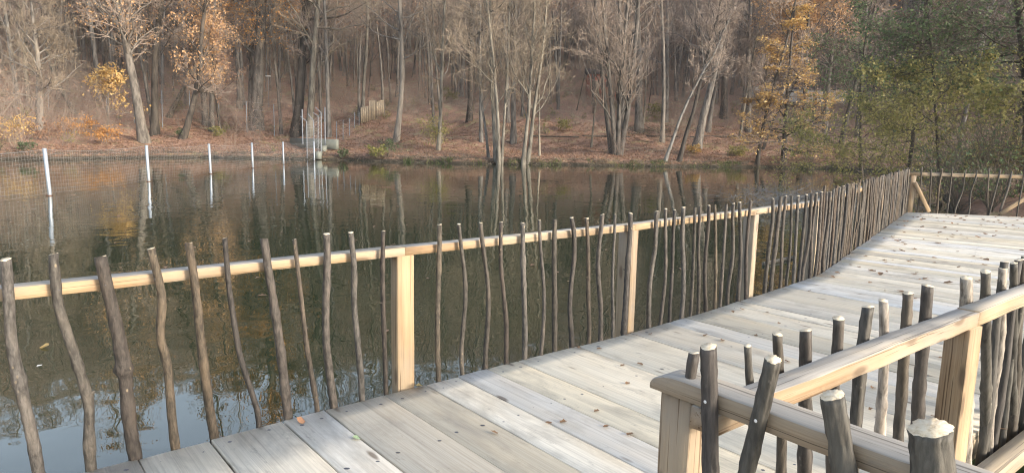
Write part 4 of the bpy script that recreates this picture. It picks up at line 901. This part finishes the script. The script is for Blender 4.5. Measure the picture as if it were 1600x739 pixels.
def log(label, a, c, r, mat=M_TRUNK_DARK, name='fallen_log'):
    a = np.asarray(a); c = np.asarray(c); k = 14; u = np.linspace(0, 1, k)[:, None]; P = a * (1 - u) + c * u
    P[:, 2] += .5 * r; m = MB(); rr = np.linspace(r, r * .7, k) * (1 + .1 * np.sin(np.arange(k) * 2.1)); 
    o_ = P[0].copy(); V, Q, T = loft(np.array([[p + rr[i] * np.array([0, math.cos(t), math.sin(t)]) for t in np.linspace(0, 2 * math.pi, 9)[:-1]] for i, p in enumerate(P)]))
    o = link(name, mesh_np(name, V - o_, [Q] + T, True), None, [mat]); o.location = o_; return tag(o, label, 'log')
for i, (x0, x1) in enumerate(((828, 905), (910, 985), (1010, 1092), (1096, 1165), (1168, 1235))):
    log(('long dark log lying on the slope left of the forked tree', 'log section right behind the many-stemmed tree', 'log section between the stout trunk and leaning trees', 'log section under the slim leaning trunk', 'log section left of the golden tree')[i], ghit(x0, 214), ghit(x1, 215), .09)
log('pale driftwood log floating beyond the railing', at(1192, 415, 0), at(1240, 404, 0), .045, M_TRUNK_PALE, 'floating_log')
log('dark branch lying at the left waterline near the net', ghit(335, 246) , ghit(372, 249), .10)

# ------------------------------------------------------------------ net fence in the water
fl = [(-14.9, 15.8)] + [tuple(at(x, y, 0)[:2]) for x, y in [(77, 306), (232, 284), (329, 272), (395, 263), (443, 257)]] + [(-15.6, 53.2)]
fence = empty('pond_net_fence', (fl[1][0], fl[1][1], 0), 'wire net fence on white steel posts standing in the pond', 'fence')
FH = 1.54
for k, (x, y) in enumerate(fl):
    m = MB(); tx = (-.03, -.06, -.02, -.03, -.02, 0, 0)[k]; wd = .044
    top = np.array([x + tx, y, FH]); bot = np.array([x, y, -.8])
    for a, c in ((np.array([-wd, 0, 0]), np.array([0, .012, 0])), ):
        pass
    # channel section post
    m.box((0, 0, (FH - .8) / 2), wd * 2, .012, FH + .8); m.box((-wd + .006, .045, (FH - .8) / 2), .012, .078, FH + .8 - .004); m.box((wd - .006, .045, (FH - .8) / 2), .012, .078, FH + .8 - .004)
    me = m.mesh('fence_post'); co = np.concatenate(m.V); co[:, 0] += (co[:, 2]) / FH * tx; me.vertices.foreach_set('co', co.ravel()); me.update()
    o = link('fence_post', me, fence, [M_METAL]); o.location = (x - fl[1][0], y - fl[1][1], 0)
    mb = MB(); mb.tube([(0, 0, -.03), (0, 0, .03)], .10, 8); o = link('rust_ring', mb.mesh('rust_ring'), fence, [M_DIRTY]); o.location = (x - fl[1][0], y - fl[1][1], 0)
for k in range(len(fl) - 1):
    a = np.array(fl[k]); c = np.array(fl[k + 1]); m = MB(); L = np.linalg.norm(c - a); nu = 9
    def P(u, zf): 
        sag = 4 * u * (1 - u); p = a + (c - a) * u - np.array(fl[1]); zt = FH - .04 - .10 * sag; zb = .10 - .06 * sag
        return np.array([p[0] + .10 * math.sin(u * 9 + k) * sag * (1 - zf) - (.02), p[1] - .02, zb + (zt - zb) * zf])
    us = np.linspace(0, 1, nu)
    for j in range(12): m.tube([P(u, j / 11) for u in us], .005 if j == 11 else .0019, 3)
    nv = int(L / .14)
    for j in range(1, nv): m.tube([P(j / nv, z_) for z_ in (0, .33, .66, 1)], .0017, 3)
    o = link('wire_net', m.mesh('wire_net'), fence, [M_WIRE]); o['kind'] = 'stuff'

# pole fence on the left slope
pf = empty('slope_pole_fence', tuple(ghit(253, 200)), 'thin grey pole fence with wire crossing the left slope', 'fence')
poles = [(22, 168, 130), (76, 172, 130), (168, 205, 150), (210, 193, 138), (254, 200, 142), (297, 202, 142), (343, 205, 160), (386, 207, 158), (429, 214, 163)]
pp = []
for x, yb, yt in poles:
    P0 = ghit(x, yb); P1 = at_depth(x - 1.5, yt, P0[1]); pp.append((P0, P1)); m = MB(); m.tube([P0 - Z * .2 - np.array(pf.location), P1 - np.array(pf.location)], .045, 6)
    m2 = link('pole', m.mesh('pole'), pf, [M_STEEL])
m = MB()
for (a0, a1), (c0_, c1) in zip(pp[:-1], pp[1:]):
    for f in (.98, .75, .5, .25, .06): m.tube([a0 + (a1 - a0) * f - np.array(pf.location), c0_ + (c1 - c0_) * f - np.array(pf.location)], .006, 3)
link('wires', m.mesh('wires'), pf, [M_WIRE])

# gate with angled arms and concrete wall
gf = empty('angled_post_fence', tuple(ghit(480, 248)), 'steel security fence with angled arms over the concrete wall', 'fence'); gl = np.array(gf.location)
D0 = gl[1]
def gp(x, y, dy=0): return at_depth(x, y, D0 + dy) - gl

GP = [((480, 250), (479, 190), (469.5, 182), 0), ((491, 250), (490, 189), (481, 178), 0.3), ((502, 240), (502, 177), (493, 168), 2.0), ((508, 222), (507.5, 168), None, 4.5), ((473, 220), (472, 171), None, 5), ((497, 236), (497, 182), (489, 176), 3)]
for (b0_, t0_, arm, dy) in GP:
    m = MB(); pts = [gp(*b0_, dy) - Z * .3, gp(*t0_, dy)]
    m.tube(pts, .055 if arm is None else .038, 8); o = link('steel_post', m.mesh('steel_post', True), gf, [M_STEEL])
    if arm: m = MB(); m.tube([gp(*t0_, dy), gp(*arm, dy)], .034, 8); link('angled_arm', m.mesh('angled_arm', True), gf, [M_STEEL])
tops = [gp(*q[1], q[3]) for q in (GP[0], GP[1], GP[2])]; bots = [gp(*q[0], q[3]) for q in (GP[0], GP[1], GP[2])]
m = MB()
for k in range(2):
    for f in np.linspace(.05, 1, 12): m.tube([bots[k] * (1 - f) + tops[k] * f, bots[k + 1] * (1 - f) + tops[k + 1] * f], .006, 3)
    for f in np.linspace(0, 1, 8): m.tube([bots[k] * (1 - f) + bots[k + 1] * f, tops[k] * (1 - f) + tops[k + 1] * f], .005, 3)
o = link('wire_mesh', m.mesh('wire_mesh'), gf, [M_WIRE]); o['kind'] = 'stuff'
wl = empty('concrete_wall', tuple(ghit(490, 232)), 'low grey concrete wall stepping down to the pond below the steel posts', 'wall'); ql = np.array(wl.location)
a = ghit(455, 224); c = ghit(527, 236); dv = (c - a); ang = math.atan2(dv[1], dv[0])
m = MB(); mid = (a + c) / 2; m.box(mid - ql + Z * .30, np.linalg.norm(dv[:2]), .3, .9, ang); link('wall_body', m.mesh('wall_body'), wl, [M_CONC])
for (x, y, w_, h_) in ((506, 237, .45, .7), (498, 247, .5, .6)):
    p = ghit(x, y); m = MB(); m.box((0, 0, h_ / 2 - .2), w_, .6, h_); o = link('concrete_block', m.mesh('concrete_block'), wl, [M_CONC]); o.location = p - ql
# mesh fence climbing to the boards
cf = empty('climbing_wire_fence', tuple(ghit(526, 224)), 'thin posted wire fence climbing from the wall to the board panels', 'fence'); cl_ = np.array(cf.location); CP = []
for x, yb, yt in ((526, 224, 190), (536, 219, 188), (546, 213, 185), (554, 201, 176), (561, 196, 175)):
    P0 = ghit(x, yb); P1 = at_depth(x, yt, P0[1]); CP.append((P0, P1)); m = MB(); m.tube([P0 - Z * .2 - cl_, P1 - cl_], .04, 6); link('post', m.mesh('post'), cf, [M_STEEL])
m = MB()
for (a0, a1), (c0_, c1) in zip(CP[:-1], CP[1:]):
    for f in np.linspace(.05, 1, 8): m.tube([a0 + (a1 - a0) * f - cl_, c0_ + (c1 - c0_) * f - cl_], .006, 3)
link('wires', m.mesh('wires'), cf, [M_WIRE])
bf = empty('board_fence', tuple(ghit(571, 193)), 'upright wooden board fence panels on the slope', 'fence'); bl = np.array(bf.location)
for (x0, x1, yb0, yb1, yt0, yt1, nb) in ((564, 576, 194, 190, 170, 165, 4), (577, 587, 189, 187, 158, 156, 3), (588, 600, 184, 180, 160, 155, 4)):
    A0 = ghit(x0, yb0); A1 = ghit(x1, yb1); 
    for j in range(nb):
        u0, u1 = j / nb, (j + .97) / nb; p0 = A0 * (1 - u0) + A1 * u0; p1 = A0 * (1 - u1) + A1 * u1; hh = at_depth((x0 + x1) / 2, (yt0 + yt1) / 2, (A0[1] + A1[1]) / 2)[2] - (A0[2] + A1[2]) / 2
        m = MB(); dv = p1 - p0; m.box(((p0 + p1) / 2 - bl) + Z * (hh / 2 + rg.normal() * .05), np.linalg.norm(dv[:2]), .05, hh, math.atan2(dv[1], dv[0])); o = link('board', m.mesh('board'), bf, [M_GREYPOST])
# far cabins
def cabin(name, label, x, yb, w_, h_, mw, mr, dpt=3.0):
    P = ghit(x, yb); sc_ = h_ / 3.0; o = empty(name, tuple(P), label, 'cabin'); m = MB(); m.box((0, 0, h_ / 2 - .2), w_, dpt, h_ + .4); link('wall', m.mesh('wall'), o, [mw])
    V = np.array([(-w_ / 2 - .3, -dpt / 2 - .3, h_), (w_ / 2 + .3, -dpt / 2 - .3, h_), (w_ / 2 + .3, dpt / 2 + .3, h_), (-w_ / 2 - .3, dpt / 2 + .3, h_), (-w_ / 2 - .3, 0, h_ + .9 * sc_), (w_ / 2 + .3, 0, h_ + .9 * sc_)], float)
    me = mesh_np('roof', V, [np.array([[0, 1, 5, 4], [2, 3, 4, 5], [3, 2, 1, 0]]), np.array([[0, 4, 3], [1, 2, 5]])]); link('roof', me, o, [mr])
    m = MB(); m.box((-w_ * .2, -dpt / 2 - .02, h_ * .35), .5 * sc_ + .3, .05, h_ * .7); link('door', m.mesh('door'), o, [M_GREYPOST])
    m = MB(); m.box((w_ * .22, -dpt / 2 - .02, h_ * .55), .5 * sc_ + .2, .05, h_ * .25); link('window', m.mesh('window'), o, [M_NAIL])
    return o
M_WHITE = flat('white_wall', (.75, .75, .74)); M_ORR = flat('orange_roof', (.42, .17, .08)); M_RED = flat('red_boards', (.30, .09, .06)); M_BLUE = flat('blue_tarp', (.06, .08, .30)); M_DKR = flat('dark_roof', (.10, .08, .08))
cabin('white_cabin', 'small white cabin with orange roof among the far trees', 1180, 157, 1.8, 1.9, M_WHITE, M_ORR)
cabin('red_cabin', 'dull red cabin glimpsed through the far trees', 938, 152, 4.0, 3.0, M_RED, M_DKR)
cabin('pale_shed', 'long pale shed behind the golden layered tree', 1262, 160, 8.5, 1.5, M_WHITE, M_DKR, 4)
# lamp on the slope
P0 = ghit(420, 168); lp = empty('park_lamp', tuple(P0), 'thin park lamp with flat white head on the left slope', 'lamp'); P1 = at_depth(419, 120, P0[1]) - P0
m = MB(); m.tube([(0, 0, -.2), P1], .035, 6); link('lamp_post', m.mesh('lamp_post'), lp, [M_STEEL]); m = MB(); m.box(P1 + Z * .05, .6, .3, .09); link('lamp_head', m.mesh('lamp_head'), lp, [M_WHITE])

# ------------------------------------------------------------------ right hand bank: alders and thicket
def alder(seed, base, h, r, lean, lab, nleaf, ml, ml2, zone1, start=.12, spread=.5, n1=30):
    T, C, _ = tree_geo(seed, h=h, r=r, lean=lean, start=start, n1=n1, n2=9, n3=6, n4=4, spread=spread, ang1=(55, 95), up1=-.05, rr1=.2, flatten=.45, minr=.009, twig=.006, up2=.0, wob=.02)
    o = empty('alder_tree', tuple(base), lab, 'tree'); link('trunk', T.mesh('trunk', True), o, [M_TRUNK_DARK]); link('crown', C.mesh('crown'), o, [M_TWIG_DARK])
    V = C.V[1].reshape(-1, 3)[::2]; rgx = np.random.default_rng(seed + 1)
    for mat, zlo, zhi, nl in ((ml, *zone1[0], nleaf[0]), (ml2, *zone1[1], nleaf[1])):
        P = V[(V[:, 2] > zlo) & (V[:, 2] < zhi)]
        if len(P) < 10: continue
        cl = rgx.integers(0, len(P), max(10, nl // 9)); j = np.clip(cl[rgx.integers(0, len(cl), nl)] + rgx.integers(-30, 30, nl), 0, len(P) - 1); c = P[j] + rgx.normal(size=(nl, 3)) * .14
        Vq, qq = leaf_quads(c, .105, rgx, .35, 1.15); l = link('leaves', mesh_np('leaves', Vq, [qq]), o, [mat]); l['kind'] = 'stuff'
    return o
alder(4001, gpt(18.5, 24.3), 13, .26, (-.13, -.02), 'dark trunked green alder overhanging the deck end at far right', (5600, 4600), L_GREEN, L_YGREEN, ((4.2, 13), (1.0, 4.6)))
alder(4002, gpt(17.6, 30.0), 12, .11, (-.10, 0), 'green alder leaning over the water behind the deck end', (4600, 4800), L_GREEN, L_YGREEN, ((4.6, 12), (.8, 5.0)))
alder(4003, gpt(22.5, 31.0), 13, .2, (.02, 0), 'alder standing behind the right hand thicket', (4500, 3500), L_GREEN, L_YGREEN, ((4.5, 13), (1.0, 5)))
alder(4004, gpt(19.5, 37.5), 11, .14, (-.1, 0), 'slim alder with yellowing leaves at the bend of the shore', (1800, 4200), L_GREEN, L_YGREEN, ((5.5, 11), (.8, 6)), spread=.42)
alder(4005, gpt(18.2, 17.6), 12, .16, (-.05, 0), 'leafy alder whose long branches hang over the end railing at the right edge', (3200, 2300), L_GREEN, L_YGREEN, ((2.6, 12), (1.2, 3.4)), spread=.58)
alder(4006, gpt(15.6, 24.6), 10, .08, (-.02, 0), 'slender alder with yellow leaves just behind the deck corner', (2800, 5000), L_GREEN, L_YGREEN, ((4.0, 10), (.6, 5.5)), start=.05, spread=.42)
alder(4007, gpt(17.4, 21.2), 11, .09, (-.02, 0), 'slender green alder between the thicket and the big alder', (3800, 3000), L_GREEN, L_YGREEN, ((3.6, 11), (.8, 4.2)), start=.05, spread=.45)
TH = [(13.4, 18.9, 1.4, 'low green bush at the deck corner behind the last sticks'), (14.9, 17.6, 1.3, 'low dark bush close behind the end railing'), (16.4, 17.2, 1.5, 'dark green bush against the end railing'), (13.6, 20.6, 2.2, 'yellowing bush at the water behind the deck corner'), (18.2, 16.9, 1.6, 'bush at the right end of the end railing'), (15.2, 21.4, 2.6, 'tangled bush behind the low green bush'),
 (15.6, 19.8, 2.2, 'thicket right behind the end railing, left of its braces'), (17.5, 19.0, 2.6, 'thicket behind the middle of the end railing'), (19.5, 18.5, 2.4, 'thicket behind the right part of the end railing'), (16.6, 22.5, 3.0, 'tall dark thicket behind the deck corner'),
      (19.2, 21.5, 3.2, 'tall bush before the big alder trunk'), (17.6, 26.5, 3.4, 'yellow-green bush at the inner shore bend'), (21.5, 24, 3.4, 'bush behind the big alder'), (20.5, 28.5, 3.4, 'bush between the two rear alders'), (21.8, 34.0, 3.2, 'bush farther along the right shore'), (24.2, 38.5, 3.0, 'bush beneath the slim yellowing alder'), (14.9, 18.9, 1.1, 'low plant with yellow leaves at the deck end')]
for i, (x, y, h, lab) in enumerate(TH):
    plant('thicket_bush', lab, 'bush', gpt(x, y), bush_geo(4100 + i, h, 16, 330, .07, .75, r=.016, flatten=.2), M_TWIG_DARK, M_TWIG_DARK, (L_GREEN, L_YGREEN, L_GREEN)[i % 3])

# ------------------------------------------------------------------ leaves on the deck and on the water
leafm = []
for k in range(5):
    r_ = np.random.default_rng(60 + k); n = 10; a = np.linspace(0, 2 * math.pi, n, endpoint=False); rad = .5 * (1 + .18 * np.sin(a * 5 + k) + r_.normal(size=n) * .08)
    X = np.cos(a) * rad * 1.25; Y = np.sin(a) * rad * .8; zc = .28 * np.abs(Y) + r_.normal(size=n) * .05 + .08
    V = np.vstack([np.stack([X, Y, zc], 1), [0, 0, .03]]); leafm.append(mesh_np('fallen_leaf', V, [np.array([[j, (j + 1) % n, n] for j in range(n)])], False)); leafm[-1].materials.append(L_DRY)
def put_leaf(p, size, k, label=None, mat=None, name='fallen_leaf', group='dry leaves scattered on the deck'):
    me = leafm[k % 5]
    if mat: me = me.copy(); me.materials[0] = mat
    o = bpy.data.objects.new(name, me); S.collection.objects.link(o); o.location = p; o.scale = (size,) * 3; o.rotation_euler = (rg.normal() * .15, rg.normal() * .15, rg.uniform(0, 6.28))
    tag(o, label or 'small dry brown leaf lying on the pale deck boards', 'leaf', group if label is None else None); return o
for i, (x, y) in enumerate([(1016, 523), (1103, 525), (1181, 525), (1129, 533), (1198, 489), (1217, 506), (1265, 455), (1145, 488), (1159, 484), (980, 600), (1000, 570), (973, 572), (932, 643), (857, 662), (773, 677), (947, 668), (985, 680), (880, 660), (905, 544), (936, 546), (1230, 566), (1395, 407), (1383, 455), (1320, 404), (1450, 520), (1470, 560), (1363, 607), (1360, 640), (1460, 652), (1505, 690), (1555, 655), (1568, 672), (1342, 418), (1498, 418), (1437, 437), (1560, 440), (1385, 425)]):
    p = at(x, y, DZ); put_leaf(p + Z * .006, rg.uniform(.028, .05), i)
n = 0
while n < 250:
    s = SEND - 11 * rg.random() ** 1.7; t_ = rg.uniform(.1, 6); p = edge(s) + azv(paz(s)) * t_ 
    if (p @ BN) < 1.35 or (p - EA) @ en > -.1: continue
    put_leaf(np.array([p[0], p[1], DZ + .006]), rg.uniform(.04, .085), n); n += 1
put_leaf(at(556, 686, DZ) + Z * .006, .045, 1, 'curled pale green leaf on the near deck boards', flat('pale_green_leaf', (.35, .45, .25)))
put_leaf(at(655, 605, DZ) + Z * .008, .06, 2, 'olive brown leaf beside the foot of the first sawn post', flat('olive_leaf', (.14, .11, .04)))
put_leaf(at(470, 659, DZ) + Z * .008, .05, 3, 'reddish leaf at the deck edge between two sticks', flat('reddish_leaf', (.30, .16, .09)))
for i, (x, y) in enumerate([(70, 543), (62, 572), (112, 560)]):
    put_leaf(at(x, y, 0) + Z * .004, .09 if i == 0 else .035, i, ('yellow leaf floating on the dark water near the left sticks', 'small grey leaf floating left of the second stick', 'small pale leaf floating near the yellow one')[i], L_YELLOW if i == 0 else M_WHITE, 'floating_leaf')

# ------------------------------------------------------------------ air
m = bpy.data.materials.new('haze'); m.use_nodes = True; t = m.node_tree; t.nodes.clear()
o_ = t.nodes.new('ShaderNodeOutputMaterial'); pv = t.nodes.new('ShaderNodeVolumePrincipled'); pv.inputs['Density'].default_value = .0003; pv.inputs['Color'].default_value = (.95, .95, .96, 1); pv.inputs['Anisotropy'].default_value = .2
t.links.new(pv.outputs[0], o_.inputs['Volume'])
mb = MB(); mb.box((0, 400, 61), 1900, 1900, 128); hz = link('haze', mb.mesh('haze'), None, [m]); hz['kind'] = 'stuff'
